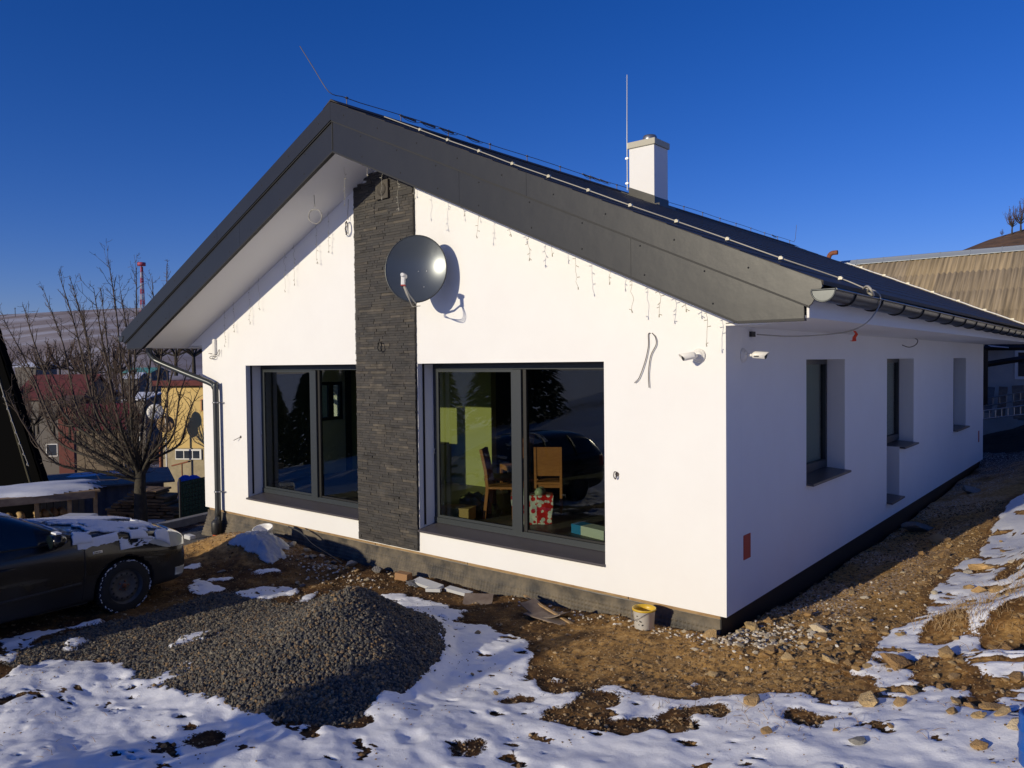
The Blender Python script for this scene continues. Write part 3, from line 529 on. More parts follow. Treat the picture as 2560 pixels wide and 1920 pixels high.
# --- gutters
M['gutter']=mat('gutter_metal',(.065,.072,.075),.32,metal=.5,noise=(2,.8),col2=(.05,.055,.058))
for sgn in (-1,1):
    cx=RX+sgn*6.355;cz=3.165;R=.095;g=MB();n=14;ya,yb=-OH-.02,LEN+OH+.05;V=[]
    for y in np.linspace(ya,yb,40):
        dz=-.004*(y-ya)
        for rr in (R,R-.006):
            for k in range(n+1): a=math.pi+math.pi*k/n; V.append((cx+rr*math.cos(a),y,cz+dz+rr*math.sin(a)))
    m=2*(n+1);Fq=[]
    for i in range(39):
        for k in range(n):
            Fq.append((i*m+k,i*m+k+1,(i+1)*m+k+1,(i+1)*m+k)); Fq.append((i*m+n+1+k,(i+1)*m+n+1+k,(i+1)*m+n+2+k,i*m+n+2+k))
    g.add(V,Fq,0,True)
    g.tube([(cx+sgn*R,ya,cz),(cx+sgn*R,yb,cz-.07)],.011,8)
    gu=g.build('gutter',M['gutter'],house)
    e=MB(); e.prism([(cx+R*1.0*math.cos(math.pi+math.pi*k/16),cz+R*1.0*math.sin(math.pi+math.pi*k/16)) for k in range(17)],lambda u,v,w:(u,w,v),ya-.012,ya+.002)
    e.tube([(cx-R,ya-.014,cz+.004),(cx+R,ya-.014,cz+.004)],.008,6); e.tube([(cx+R*math.cos(math.pi+math.pi*k/16),ya-.013,cz+R*math.sin(math.pi+math.pi*k/16)) for k in range(17)],.007,6); e.build('end_cap',M['gutter'],gu)
    y=-.35
    while y<16.2:
        dz=-.004*(y-ya);b=MB();pts=[(cx+(R+.006)*math.cos(math.pi+math.pi*k/12),y,cz+dz+(R+.006)*math.sin(math.pi+math.pi*k/12)) for k in range(13)]
        b.tube(pts,.008,5).build('bracket',M['black'],gu); y+=.86
# --- chimney
ch=MB();cy0,cy1=6.2,6.75;cx0,cx1=-4.80,-4.24
ch.box(cx0,cx1,cy0,cy1,5.5,6.86); chim=ch.build('chimney',M['plaster'],house)
M['capstone']=mat('chimney_cap',(.50,.47,.38),.85)
bevel_mod(MB().box(cx0-.035,cx1+.035,cy0-.035,cy1+.035,6.861,6.985).build('cap',M['capstone'],chim),.012)
MB().lathe((-4.5,6.5,6.985),(0,0,1),[(.14,0),(.15,.05),(.14,.12),(.12,.15),(.08,.16),(.001,.165)],24).build('flue',M['metal'],chim)
fl=MB(); c=.012
fl.prism([(cx0-c,ztop(cx0)-.02),(cx1+c,ztop(cx1)-.02),(cx1+c,ztop(cx1)+.16),(cx0-c,ztop(cx0)+.16)],lambda u,v,w:(u,w,v),cy0-c,cy0-.001)
fl.box(cx1+.001,cx1+c,cy0,cy1+c,ztop(cx1)-.05,ztop(cx1)+.15); fl.box(cx1+c,cx1+.14,cy0-.05,cy1+.05,ztop(cx1)-.06,ztop(cx1)+.0)
fl.prism([(cx0-.1,ztop(cx0-.1)+.02),(cx1+.13,ztop(cx1+.13)+.02),(cx1+.13,ztop(cx1+.13)+.0),(cx0-.1,ztop(cx0-.1))],lambda u,v,w:(u,w,v),cy0-.15,cy1+.1)
fl.build('flashing',M['fascia'],chim)
# --- downpipe at the left corner
dp=MB();pts=[(-11.45,-.55,3.02),(-11.42,-.5,2.93),(-11.25,-.42,2.80),(-10.9,-.36,2.72)]
P1=[(-10.98,-.62,2.96),(-10.98,-.60,2.86),(-10.93,-.56,2.76),(-10.80,-.50,2.68),(-10.2,-.28,2.46),(-9.72,-.12,2.30),(-9.62,-.10,2.22),(-9.59,-.095,2.10),(-9.59,-.095,-.02),(-9.56,-.12,-.12),(-9.53,-.16,-.20),(-9.53,-.16,-.30)]
def rnd(P,k=5):
    o=[]
    for i in range(len(P)-1):
        for t in range(k):
            s=t/k;p0=Vector(P[max(i-1,0)]);p1=Vector(P[i]);p2=Vector(P[i+1]);p3=Vector(P[min(i+2,len(P)-1)])
            o.append(.5*((2*p1)+(-p0+p2)*s+(2*p0-5*p1+4*p2-p3)*s*s+(-p0+3*p1-3*p2+p3)*s**3))
    return o+[Vector(P[-1])]
dpo=MB().tube(rnd(P1),.052,16).build('downpipe',M['gutter'],house)
for z in (1.95,.35): MB().lathe((-9.59,-.095,z),(0,0,1),[(.053,-.012),(.061,-.012),(.061,.012),(.053,.012)],16).tube([(-9.53,-.095,z),(-9.47,-.06,z),(-9.47,0,z)],.008,6).build('pipe_clamp',M['metal'],dpo)
MB().lathe((-9.53,-.16,-.20),(0,0,-1),[(.055,-.06),(.085,-.03),(.095,.0),(.09,.18),(.075,.2)],16).build('leaf_trap',M['darkplastic'],dpo)
MB().lathe((-9.53,-.16,-.38),(0,0,-1),[(.07,0),(.07,.10),(.062,.11),(.062,.3)],16).build('drain_socket',M['orange'],dpo)
# --- small fittings on the walls
MB().box(-5.20,-4.94,-.075,-.02,4.93,5.19).lathe((-5.07,-.076,5.06),(0,-1,0),[(.09,0),(.085,.012),(.001,.012)],24).build('vent_cover',M['stone_i'],house)
M['redbox']=mat('red_socket_cover',(.42,.03,.025),.5)
MB().box(.001,.006,.42,.60,.50,.76).build('box_cover',M['redbox'],house)
MB().box(.001,.006,14.88,15.02,.50,.78).build('box_cover',M['redbox'],house)
# --- rooms seen through the front windows
M['inwall']=mat('room_wall',(.46,.46,.17),.9); M['inwall2']=mat('room_wall_grey',(.075,.085,.08),.9)
M['floor']=mat('room_floor',(.09,.08,.07),.5,noise=(2,.7),col2=(.05,.045,.04))
MB().box(-W+WT,-WT,WT,LEN-.3,.20,.35).build('floor',M['floor'],house)
MB().box(-W+WT,-WT,WT,LEN-.3,2.70,2.8).build('ceiling',M['inwall2'],house)
MB().box(-W+WT+.001,-5.86,3.12,3.25,.351,2.699).build('partition',M['inwall'],house)
MB().box(-5.99,-5.86,3.2501,8.2,.351,2.699).box(-5.859,-WT-.001,8.2,8.35,.351,2.699).box(-1.30,-1.17,.9,8.199,.351,2.699).build('partition',M['inwall2'],house)
MB().box(-W+WT+.0005,-W+WT+.01,WT+.001,2.34,.351,2.699).box(-W+WT+.0005,-W+WT+.01,2.96,3.119,.351,2.699).build('partition',M['inwall2'],house)
# ---------------------------------------------------------------- satellite dish
M['dish']=mat('dish_grey_enamel',(.075,.088,.10),.27,metal=.35,coat=.3)
dish=empty('satellite_dish',(-4.03,-.42,3.83),'grey round satellite dish mounted high on the stone strip, throwing a shadow on the wall','satellite dish')
dn=Vector((.54,-.83,.10)).normalized(); da=Vector((dn.y,-dn.x,0)).normalized()*-1; du=dn.cross(da).normalized()
if du.z<0: du=-du
V=[];NR_,NS=14,56
for side in (0,1):
    for i in range(NR_+1):
        r=i/NR_
        for k in range(NS):
            a=2*math.pi*k/NS; px,py=.40*r*math.cos(a),.435*r*math.sin(a)
            dd=-.075*(1-r*r)-side*.006; V.append(da*px+du*py+dn*dd)
Fd=[];o2=(NR_+1)*NS
for i in range(NR_):
    for k in range(NS):
        q=(i*NS+k,i*NS+(k+1)%NS,(i+1)*NS+(k+1)%NS,(i+1)*NS+k); Fd.append(q); Fd.append(tuple(j+o2 for j in q[::-1]))
MB().add(V,Fd,0,True).build('reflector',M['dish'],dish)
rim=MB();rp=[da*.402*math.cos(2*math.pi*k/56)+du*.437*math.sin(2*math.pi*k/56)-dn*.004 for k in range(57)]; rim.tube(rp,.009,6,cap=False); rim.build('rim',M['gutter'],dish)
bo=Vector((-4.03,-.42,3.83)); base=du*-.45-dn*.02; lnb=Vector((-3.79,-.86,3.69))-bo; lnb_b=lnb+Vector((0,0,-.10))
MB().tube([base,base+(lnb_b-base)*.55+Vector((0,0,-.03)),lnb_b],[.016,.014,.012],8).build('arm',M['metal'],dish)
l=MB(); l.tube([lnb+dn*.05+du*.0,lnb,lnb-dn*.05,lnb-dn*.075],[.022,.03,.036,.034],14); l.obox(lnb+Vector((0,0,-.065)),da*.022,dn*.028,du*.055)
bevel_mod(l.build('feed_horn',M['whiteplastic'],dish),.006); MB().obox(lnb+Vector((0,0,-.125)),da*.024,dn*.03,du*.008).build('clip',M['redbox'],dish)
cw=MB()
for k in range(3):
    s=lnb+Vector((.01*k,0,-.13)); cw.tube(rnd([s,s+Vector((.03+.012*k,.02,-.10-.02*k)),s+Vector((.0,.12,-.20-.02*k)),base+Vector((.02*k,-.06,-.04)),base+Vector((.01*k,.06,-.03))]),.005,5)
cw.build('cable',M['cablewhite'],dish)
mo=MB(); mo.tube([-dn*.09,Vector((-.52,.24,-.02))],.024,8).tube([Vector((-.52,.24,-.25)),Vector((-.52,.24,.22))],.024,10).tube([Vector((-.52,.24,.15)),Vector((-.52,.36,.15))],.015,6).tube([Vector((-.52,.24,-.18)),Vector((-.52,.36,-.18))],.015,6).box(-.66,-.40,.345,.36,-.25,.22); mo.obox(-dn*.10,da*.09,dn*.015,du*.09)
mo.build('wall_mount',M['gutter'],dish)
sc2=MB()
for a_,b_ in ((.02,-.02),(.13,-.02),(.10,-.23)): p=da*a_+du*b_; rr=math.hypot(a_/.4,b_/.435); p+=dn*(-.075*(1-rr*rr)+.002); sc2.lathe(p,dn,[(.001,.003),(.006,.002),(.007,0)],8)
sc2.build('bolt',M['alu'],dish)
# ---------------------------------------------------------------- security cameras
def cctv(loc,n,look,label):
    """n: wall normal, look: direction the lens faces"""
    r=empty('security_camera',loc,label,'security camera','white bullet cameras at the house corner'); n=Vector(n);lk=Vector(look).normalized()
    MB().lathe((0,0,0),n,[(.001,.0005),(.072,.0005),(.074,.012),(.060,.022),(.052,.024),(.050,.034),(.03,.044),(.001,.046)],28).build('base',M['whiteplastic'],r)
    e=n*.13; MB().tube([n*.04,n*.10],[.016,.016],12).tube([n*.10,e],[.010,.010],8).build('bracket',M['whiteplastic'],r)
    c=e+lk*.05; sd=lk.cross(Vector((0,0,1))).normalized(); up=sd.cross(lk)
    b=MB(); prof=[]
    for (d,w,h) in ((-.075,.022,.022),(-.065,.034,.034),(.05,.036,.036),(.062,.034,.034)):
        prof.append([c+lk*d+sd*w*math.cos(t)*(1 if True else 1)+up*h*math.sin(t) for t in np.linspace(0,2*math.pi,17)[:-1]])
    V=[p for ring in prof for p in ring]; F=[(i*16+k,i*16+(k+1)%16,(i+1)*16+(k+1)%16,(i+1)*16+k) for i in range(3) for k in range(16)]+[tuple(range(16))]
    b.add(V,F,0,True); b.build('housing',M['whiteplastic'],r)
    # sun hood
    h=MB();V=[];
    for d,ra in ((-.05,.041),(.085,.043)):
        for rr in (ra,ra-.003):
            V+=[c+lk*(d+(.03*math.sin(t)-.015 if d>0 else 0))+sd*rr*math.cos(t)+up*rr*math.sin(t) for t in np.linspace(-.35,math.pi+.35,13)]
    F=[(k,k+1,27+k-0,26+k) for k in range(12)]+[(13+k,39+k,40+k,14+k) for k in range(12)]+[(26+k,27+k,40+k,39+k) for k in range(12)]
    h.add(V,F,0,True); h.build('hood',M['whiteplastic'],r)
    MB().lathe(c,lk,[(.034,.062),(.030,.066),(.014,.066),(.012,.060),(.001,.060)],20).build('lens',M['darkplastic'],r)
    return r
cctv((-.29,0,2.655),(0,-1,0),(-.62,-.75,-.16),'white bullet security camera on the sunlit front wall, aimed left')
cb=cctv((0,.42,2.655),(1,0,0),(.86,.02,-.06),'white bullet security camera on the shaded side wall, aimed right')
# illegible maker's mark printed on the side of its housing
mk=MB()
for k in range(5): mk.box(.135+k*.011,.142+k*.011,-.0465,-.0395,-.017,-.006)
mk.build('printed_mark',M['darkplastic'],cb)
# ---------------------------------------------------------------- lightning conductor on the ridge
lc=empty('lightning_conductor',(RX,0,6.12),'thin lightning wire on little holders all along the roof ridge','lightning conductor')
MB().tube(rnd([(-.47,-1.02,.78),(-.24,-.97,.44),(-.02,-.9,.10),(.0,-.7,.085)],4)+[(.008*math.sin(y*1.3),y,.085+.008*math.sin(y*2.1)) for y in np.arange(-.4,16.4,.5)]+[(0,16.42,.09),(.01,16.5,.2),(.03,16.55,.62)],.0055,6).build('wire',M['cabledark'],lc)
for i,y in enumerate(np.arange(-.62,16.4,.98)):
    MB().tube([(0,y,-.01),(0,y,.092)],.008,5).box(-.012,.012,y-.018,y+.018,.075,.098).build('holder',M['cabledark'],lc)
for y0 in (.35,.75,1.15,1.75,5.0,5.3,5.6,14.6): MB().tube([(0,y0,.085),(.004,y0+.3,.07)],.014,6).tube(rnd([(0,y0,.085),(.03,y0+.12,.03),(.03,y0+.3,.04),(0,y0+.4,.08)],4),.005,5).build('clamp',M['cabledark'],lc)
rod=empty('lightning_rod',(-4.92,6.32,6.1),'tall thin steel rod fixed to the left side of the chimney','lightning rod')
MB().tube([(0,0,-.02),(0,0,1.0),(0.01,0,2.3)],[.012,.011,.008],8).build('rod',M['metal'],rod)
for z in (.12,.62): MB().tube([(-.05,0,z),(.12,0,z)],.013,6).box(-.03,.03,-.02,.02,z-.02,z+.02).build('bracket',M['alu'],rod)
# ---------------------------------------------------------------- light cables over both verges
M['bulbclip']=mat('clear_clip',(.62,.58,.45),.35)
cl=[(-4.13,-.21),(-3.51,-.33),(-3.04,-.27),(-2.36,-.46),(-1.92,-.36),(-1.47,-.24),(-.95,-.23),(-.52,-.03),(-.03,.12),(.51,.13),(.97,.45)]
fc=empty('light_cable',(0,0,0),'pale light cable with clear clips running down the front edge of the roof','cable')
pts=[(-4.9,-.15,ztop(-4.9)+.03)]
for i,(x,y) in enumerate(cl):
    z=ztop(x)+.028; pts.append((x,y,z))
    MB().box(x-.020,x+.020,y-.015,y+.015,z-.012,z+.010).box(x-.013,x+.013,y-.019,y+.019,z+.0105,z+.018).build('clip',M['bulbclip'],fc)
def onx(px,py,X):
    v=CF+CR*((px-1280)/1924.8)-CU*((py-960)/1924.8);t=(X-CP.x)/v.x;return tuple(CP+v*t)
pts+=[(1.18,.42,3.28),(1.30,.35,3.235),onx(2201,742,1.345),onx(2196,768,1.32),onx(2172,802,1.28),onx(2135,824,1.12),onx(2080,835,.85),onx(1980,841,.45),onx(1892,836,.04)]
MB().tube(rnd(pts,5),.0065,6).build('cable',M['cablewhite'],fc)
MB().tube(rnd([(1.22,.3,3.26),(1.30,.12,3.26),(1.35,.05,3.22),(1.34,.16,3.18),(1.27,.25,3.22),(1.33,.1,3.24)],5),.012,6).build('loose_end',M['cablewhite'],fc)
bc=empty('light_cable',(0,0,0),'white light cable laid along the far edge of the roof','cable')
MB().tube([(x,16.48,ztop(x)+.03+.006*math.sin(x*7)) for x in np.arange(-3.6,1.25,.25)],.016,5).build('cable',M['whiteplastic'],bc)
for x in np.arange(-3.2,1.2,.62): MB().box(x-.04,x+.04,16.46,16.5,ztop(x)+.03,ztop(x)+.07).build('clip',M['bulbclip'],bc)
jb=empty('cable_socket',(0,.63,2.88),'small black socket with a wire leaving it under the eaves of the side wall','socket')
MB().box(.001,.03,-.045,.055,-.028,.028).build('box',M['darkplastic'],jb); 
M['flag']=mat('orange_ribbon',(.75,.07,.02),.6)
fg=empty('ribbon',onx(2136,826,1.12),'scrap of orange red ribbon hanging from the loose wire under the eaves','ribbon')
fm=MB(); pf=[(0,0,.0),(.03,0,-.05),(-.005,0,-.10),(.0,0,-.145),(-.045,0,-.15)]
V=[];
for (x,y,z),w in zip(pf,(.02,.026,.022,.026,.016)): V+=[(x-w,y-.02*math.sin(z*30),z),(x+w,y+.02*math.sin(z*40),z-.01),(x+w,y+.004+.02*math.sin(z*40),z-.01),(x-w,y+.004-.02*math.sin(z*30),z)]
fm.add(V,[(i*4+a,i*4+(a+1)%4,i*4+4+(a+1)%4,i*4+4+a) for i in range(4) for a in range(4)]); fm.build('strip',M['flag'],fg); fg.scale=(.65,.65,.65)
# ---------------------------------------------------------------- small wires and sockets on the walls
def wire(name,pts,r,mt,label,cat='wire',k=6,group=None):
    c=Vector(pts[0]); o=MB().tube(rnd([Vector(p)-c for p in pts],k),r,6).build(name,M[mt]); o.location=c; return tag(o,label,cat,group)
wire('wall_wire',[(-1.04,-.02,2.37),(-.98,-.022,2.43),(-.91,-.02,2.60),(-.87,-.018,2.76),(-.870,-.015,2.89),(-.85,-.006,2.905)],.005,'cabledark','brown wire curving out of the front wall, left one of the pair beside the camera')
wire('wall_wire',[(-.862,-.02,2.32),(-.868,-.02,2.48),(-.84,-.02,2.66),(-.775,-.02,2.78),(-.785,-.018,2.86),(-.83,-.006,2.905)],.005,'cabledark','brown wire hanging straight down the front wall, right one of the pair beside the camera')
wire('wall_wire',[(0.001,7.15,2.84),(.10,7.2,2.80),(.18,7.3,2.84),(.2,7.35,2.92),(.12,7.3,2.98)],.008,'cabledark','dark wire bent like a hook sticking out of the side wall under the gutter')
sk=empty('wire_outlet',(-1.28,0,1.35),'short bundle of coloured wires poking from the front wall right of the large window','wire outlet')
MB().lathe((0,0,0),(0,-1,0),[(.001,.001),(.026,.001),(.024,.006)],14).tube(rnd([(0,0,.02),(-.012,-.04,.03),(-.014,-.05,-.02),(0,-.035,-.05),(.012,-.045,-.01)],4),.006,6).build('wires',M['cabledark'],sk)
su=empty('wire_outlet',(-8.95,0,1.36),'thin wire stub in a round hole left of the left window','wire outlet')
MB().lathe((0,0,0),(0,-1,0),[(.001,.001),(.025,.001),(.022,.005)],14).tube([(0,0,0),(-.10,-.08,-.06)],.006,6).build('stub',M['cabledark'],su)
def coil(c,R,a,b,n,r,seed,squash=1.):
    rr=random.Random(seed);P=[];c=Vector(c);a=Vector(a);b=Vector(b);nn=a.cross(b)
    for k in range(n*14):
        w=2*math.pi*k/14; P.append(c+a*math.cos(w)*R*(1+rr.uniform(-.06,.06))+b*math.sin(w)*R*squash*(1+rr.uniform(-.06,.06))+nn*rr.uniform(-.01,.01))
    return P
cc=empty('cable_coil',(-5.14,-.06,2.85),'small loop of black cable sticking out of the middle of the stone strip','cable coil')
MB().tube(coil((0,-.03,0),.045,(1,0,0),(0,0,1),3,.006,2,1.4),.006,5).build('loop',M['black'],cc)
c2=empty('cable_coil',(-5.84,-.87,5.0),'pale coil of cable hanging from the left slope of the gable soffit','cable coil')
hz=zsof(-6.02)-5.0
MB().tube([(-.18,.35,hz),(-.16,.34,hz-.1),(-.17,.35,-.12)],.006,5).tube(coil((-.16,.35,-.26),.10,(.75,.6,0),(0,0,1),3,.006,4,1.05),.006,5).build('loop',M['cablewhite'],c2)
c3=empty('cable_coil',(-5.86,-.02,4.62),'thin grey loop of cable hanging beside the top of the stone strip','cable coil')
MB().tube([(0,-.01,.42),(.0,-.03,.12)],.004,5).tube(coil((-.02,-.04,0),.05,(.8,-.3,0),(0,0,1),2,.004,4,2.0),.005,5).build('loop',M['cabledark'],c3)
ab=empty('router_box',(-9.72,0,2.93),'slim white box with coiled leads, high at the left end of the front wall','network antenna')
bevel_mod(MB().box(-.04,.04,-.05,-.001,-.12,.16).build('case',M['whiteplastic'],ab),.008)
MB().tube(coil((-.05,-.04,-.17),.09,(1,0,0),(0,.3,.5),3,.005,6,.6),.005,5).tube(rnd([(0,-.03,-.12),(-.1,-.04,-.10),(-.20,-.03,-.10)],4),.005,5).tube(rnd([(0,-.03,-.15),(.12,-.04,-.10),(.19,-.04,-.03),(.17,-.04,-.16)],4),.005,5).build('lead',M['cabledark'],ab)
# ---------------------------------------------------------------- icicle lights under the gable
M['icicle']=mat('icicle_wire',(.36,.34,.27),.5)
rr=random.Random(21)
def icicle(x,top,ln,y,label,group,seed):
    r2=random.Random(seed);o=empty('icicle_light',(x,y,top),label,'icicle light',group);P=[(0,0,0)];z=0;m=MB()
    while z>-ln:
        z-=r2.uniform(.04,.08);P.append((r2.uniform(-.016,.016),r2.uniform(-.012,.012),z))
    m.tube(P,.0024,4); m.build('wire',M['icicle'],o); b=MB()
    for p in P[1:]:
        if r2.random()<.6: b.tube([p,(p[0]+r2.choice((-1,1))*r2.uniform(.015,.04),p[1],p[2]-r2.uniform(-.01,.03))],[.0035,.0045],5)
    b.tube([P[-1],(P[-1][0]+.005,0,P[-1][2]-.03)],[.005,.007],5); tag(b.build('bulb',M['icicle'],o),kind='stuff'); return o
rx_=[(-5.0,.10),(-4.72,.28),(-4.42,.33),(-4.12,.12),(-3.75,.14),(-3.52,.36),(-3.0,.14),(-2.72,.36),(-2.38,.18),(-2.05,.40),(-1.62,.18),(-1.35,.42),(-1.02,.34),(-.72,.14),(-.50,.40)]
for i,(x,l) in enumerate(rx_): icicle(x+.42*1.0,zsof(x+.42)-.01,l,-.74 if i<4 else -.25,'thin string of icicle lights dangling under the right slope of the gable','icicle lights under the right slope',i)
for i,(x,l) in enumerate([(-5.35,.25),(-6.3,.20),(-6.6,.24),(-7.2,.25),(-7.45,.22),(-8.2,.12),(-8.5,.22),(-9.0,.12),(-9.3,.2)]): icicle(x,zsof(x)-.01,l+.35 if i else .5,-.06 if i else -.5,'thin string of icicle lights dangling under the left slope of the gable','icicle lights under the left slope',40+i)
# ---------------------------------------------------------------- furniture behind the right window
fl0=.351
def chair(x,y,rz,label):
    c=empty('chair',(x,y,fl0),label,'chair','wooden dining chairs in the front room',rz)
    sw=.21
    bevel_mod(MB().box(-sw,sw,-.21,.21,.43,.465).build('seat',M['chairwood'],c),.006)
    for sx_ in (-1,1):
        MB().obox((sx_*.19,.19,.215),(.02,0,0),(0,.02,0),(0,0,.215)).build('leg',M['chairwood'],c)
        V=[];
        for (yy,z) in ((-.24,0),(-.19,.44),(-.215,.70),(-.28,1.0)): V+=[(sx_*.19-.018,yy-.022,z),(sx_*.19+.018,yy-.022,z),(sx_*.19+.018,yy+.022,z),(sx_*.19-.018,yy+.022,z)]
        MB().add(V,[(i*4+a,i*4+(a+1)%4,i*4+4+(a+1)%4,i*4+4+a) for i in range(3) for a in range(4)]+[(0,3,2,1),(12,13,14,15)]).build('leg',M['chairwood'],c)
    V=[]
    for (yy,z) in ((-.200,.56),(-.222,.72),(-.262,.90),(-.285,1.0)): V+=[(-.17,yy-.008,z),(.17,yy-.008,z),(.17,yy+.008,z),(-.17,yy+.008,z)]
    MB().add(V,[(i*4+a,i*4+(a+1)%4,i*4+4+(a+1)%4,i*4+4+a) for i in range(3) for a in range(4)]+[(0,3,2,1),(12,13,14,15)]).build('backrest',M['chairwood'],c)
    MB().box(-.17,.17,-.19,-.17,.38,.43).box(-.17,.17,.18,.20,.38,.43).build('seat_frame',M['chairwood'],c); return c
chair(-4.02,1.25,math.radians(-60),'wooden chair seen from the side behind the left pane of the right window')
chair(-3.74,2.0,math.radians(35),'wooden chair with its solid back turned to the right pane of the right window')
chair(-5.3,3.1,math.radians(150),'wooden chair standing deep in the shade of the room')
tb=empty('low_table',(-4.38,1.95,fl0),'low wooden table between the two chairs','table',rz=math.radians(30))
bevel_mod(MB().box(-.42,.42,-.28,.28,.44,.48).build('table_top',M['chairwood'],tb),.005)
for sx_ in (-1,1):
    for sy_ in (-1,1): MB().obox((sx_*.36,sy_*.22,.22),(.03,0,0),(0,.03,0),(0,0,.22)).build('leg',M['chairwood'],tb)
M['card']=mat('cardboard',(.50,.33,.13),.8); 
bx=empty('cardboard_box',(-4.42,.72,fl0),'small tan cardboard box on the floor at the left end of the right window','box',rz=math.radians(20))
MB().box(-.22,.22,-.14,.14,0,.17).build('carton',M['card'],bx); MB().box(-.23,.23,-.15,.15,.171,.185).build('lid',M['card'],bx)
M['binm']=mat('bin_plastic',(.05,.06,.06),.35)
bn=empty('waste_bin',(-6.95,2.7,fl0),'tall dark bin against the sunlit yellow wall of the room','bin')
V=[];
for z,s in ((0,.15),(.75,.21),(.75,.2)): V+=[(-s,-s,z),(s,-s,z),(s,s,z),(-s,s,z)]
MB().add(V,[(0,3,2,1)]+[(i*4+a,i*4+(a+1)%4,i*4+4+(a+1)%4,i*4+4+a) for i in range(2) for a in range(4)]).build('body',M['binm'],bn); MB().box(-.22,.22,-.22,.22,.75,.79).build('lid',M['darkplastic'],bn)
# shopping bag with red and white print
def bag_mat():
    m=mat('printed_bag',(.8,.8,.76),.4);nt=m.node_tree;N=nt.nodes.new;L=nt.links.new;tc=N('ShaderNodeTexCoord');v=N('ShaderNodeTexVoronoi');v.inputs['Scale'].default_value=13;v.feature='F1'
    L(tc.outputs['Object'],v.inputs[0]);c=N('ShaderNodeMath');c.operation='LESS_THAN';c.inputs[1].default_value=.42;L(v.outputs['Distance'],c.inputs[0])
    s=N('ShaderNodeSeparateXYZ');L(tc.outputs['Object'],s.inputs[0]);g=N('ShaderNodeMath');g.operation='GREATER_THAN';g.inputs[1].default_value=.06;L(s.outputs[0],g.inputs[0])
    x=N('ShaderNodeMath');x.operation='SUBTRACT';L(g.outputs[0],x.inputs[0]);L(c.outputs[0],x.inputs[1]);a=N('ShaderNodeMath');a.operation='ABSOLUTE';L(x.outputs[0],a.inputs[0])
    mx=N('ShaderNodeMix');mx.data_type='RGBA';L(a.outputs[0],mx.inputs[0]);mx.inputs[6].default_value=(.75,.76,.70,1);mx.inputs[7].default_value=(.65,.02,.02,1);L(mx.outputs[2],nt.nodes['Principled BSDF'].inputs['Base Color']);return m
M['bag']=bag_mat(); M['greenbag']=mat('green_film',(.36,.42,.28),.35)
bg_=empty('shopping_bag',(-3.42,1.18,fl0),'stuffed red and white patterned shopping bag on the floor behind the right pane','bag',rz=math.radians(40))
bb=bmesh.new();bmesh.ops.create_cube(bb,size=1);bmesh.ops.subdivide_edges(bb,edges=bb.edges[:],cuts=5,use_grid_fill=True)
for v in bb.verts:
    p=v.co; p.x*=.56*(1+.12*p.z);p.y*=.30;p.z=(p.z+.5)*.40; p+=Vector((.6,1,.5))*.010*math.sin(p.x*31+p.z*23)
me=bpy.data.meshes.new('bag_body');bb.to_mesh(me);bb.free();me.materials.append(M['bag']);link('bag_body',me,bg_)
gb=MB();r3=random.Random(4)
for k in range(5): c=Vector((r3.uniform(-.2,.2),r3.uniform(-.08,.08),.43)); gb.lathe(c,(r3.uniform(-1,1),r3.uniform(-1,1),1),[(.001,.07),(.05,.05),(.075,.0),(.05,-.05),(.001,-.07)],9)
gb.build('packed_film',M['greenbag'],bg_)
M['bluebox']=mat('blue_carton',(.02,.22,.50),.5);M['whitebox']=mat('white_carton',(.62,.66,.58),.6)
b2=empty('carton',(-2.28,1.0,fl0),'flat blue and white carton at the right end of the right window','box',rz=math.radians(-12)); MB().box(-.3,-.12,-.1,.1,0,.12).build('blue_end',M['bluebox'],b2); MB().box(-.119,.3,-.1,.1,0,.12).build('white_end',M['whitebox'],b2)
M['appl']=mat('appliance_carton',(.16,.17,.19),.6)
b3=empty('appliance_carton',(-2.0,2.2,fl0),'large carton with an appliance maker name printed in white, behind the right pane','box',rz=math.radians(30)); MB().box(-.42,.42,-.35,.35,0,.62).build('carton',M['appl'],b3)
def text(name,s,size,mt,parent,loc,rot):
    cu=bpy.data.curves.new(name,'FONT');cu.body=s;cu.size=size;cu.extrude=.001;o=bpy.data.objects.new(name,cu);COL.objects.link(o)
    dg=bpy.context.evaluated_depsgraph_get();me=bpy.data.meshes.new_from_object(o.evaluated_get(dg));bpy.data.objects.remove(o);me.materials.clear();me.materials.append(mt);o=link(name,me,parent,loc);o.rotation_euler=rot;return o
text('printed_name','Electrolux',.085,M['whiteplastic'],b3,(-.18,-.353,.48),(math.pi/2,0,0)); MB().box(-.29,-.21,-.355,-.3505,.47,.55).build('printed_mark',M['whiteplastic'],b3)
b4=empty('small_carton',(-2.15,2.15,fl0+.62),'small blue carton standing on the appliance carton','box'); MB().box(-.2,-.06,-.06,.06,0,.16).build('carton',M['bluebox'],b4)
b5=empty('spray_bottle',(-1.78,2.2,fl0+.62),'clear spray bottle with a red trigger standing on the appliance carton','bottle'); MB().lathe((0,0,0),(0,0,1),[(.001,0),(.04,.001),(.04,.14),(.015,.19),(.015,.22)],14).build('body',M['whitebox'],b5); MB().box(-.05,.03,-.012,.012,.22,.25).box(-.045,-.03,-.01,.01,.17,.219).build('trigger',M['redbox'],b5)
fb=empty('plastic_sack',(-4.62,1.3,fl0),'crumpled clear plastic sack on the floor beneath the low table','sack'); bb=bmesh.new();bmesh.ops.create_icosphere(bb,subdivisions=3,radius=.24)
for v in bb.verts: v.co*=1+.18*math.sin(v.co.x*37+v.co.z*51)*math.cos(v.co.y*43); v.co.z=max(v.co.z*.7,-.12)+.12
me=bpy.data.meshes.new('film');bb.to_mesh(me);bb.free();M['film']=mat('crinkled_film',(.18,.19,.16),.12,spec=.9);me.materials.append(M['film']);link('film',me,fb)
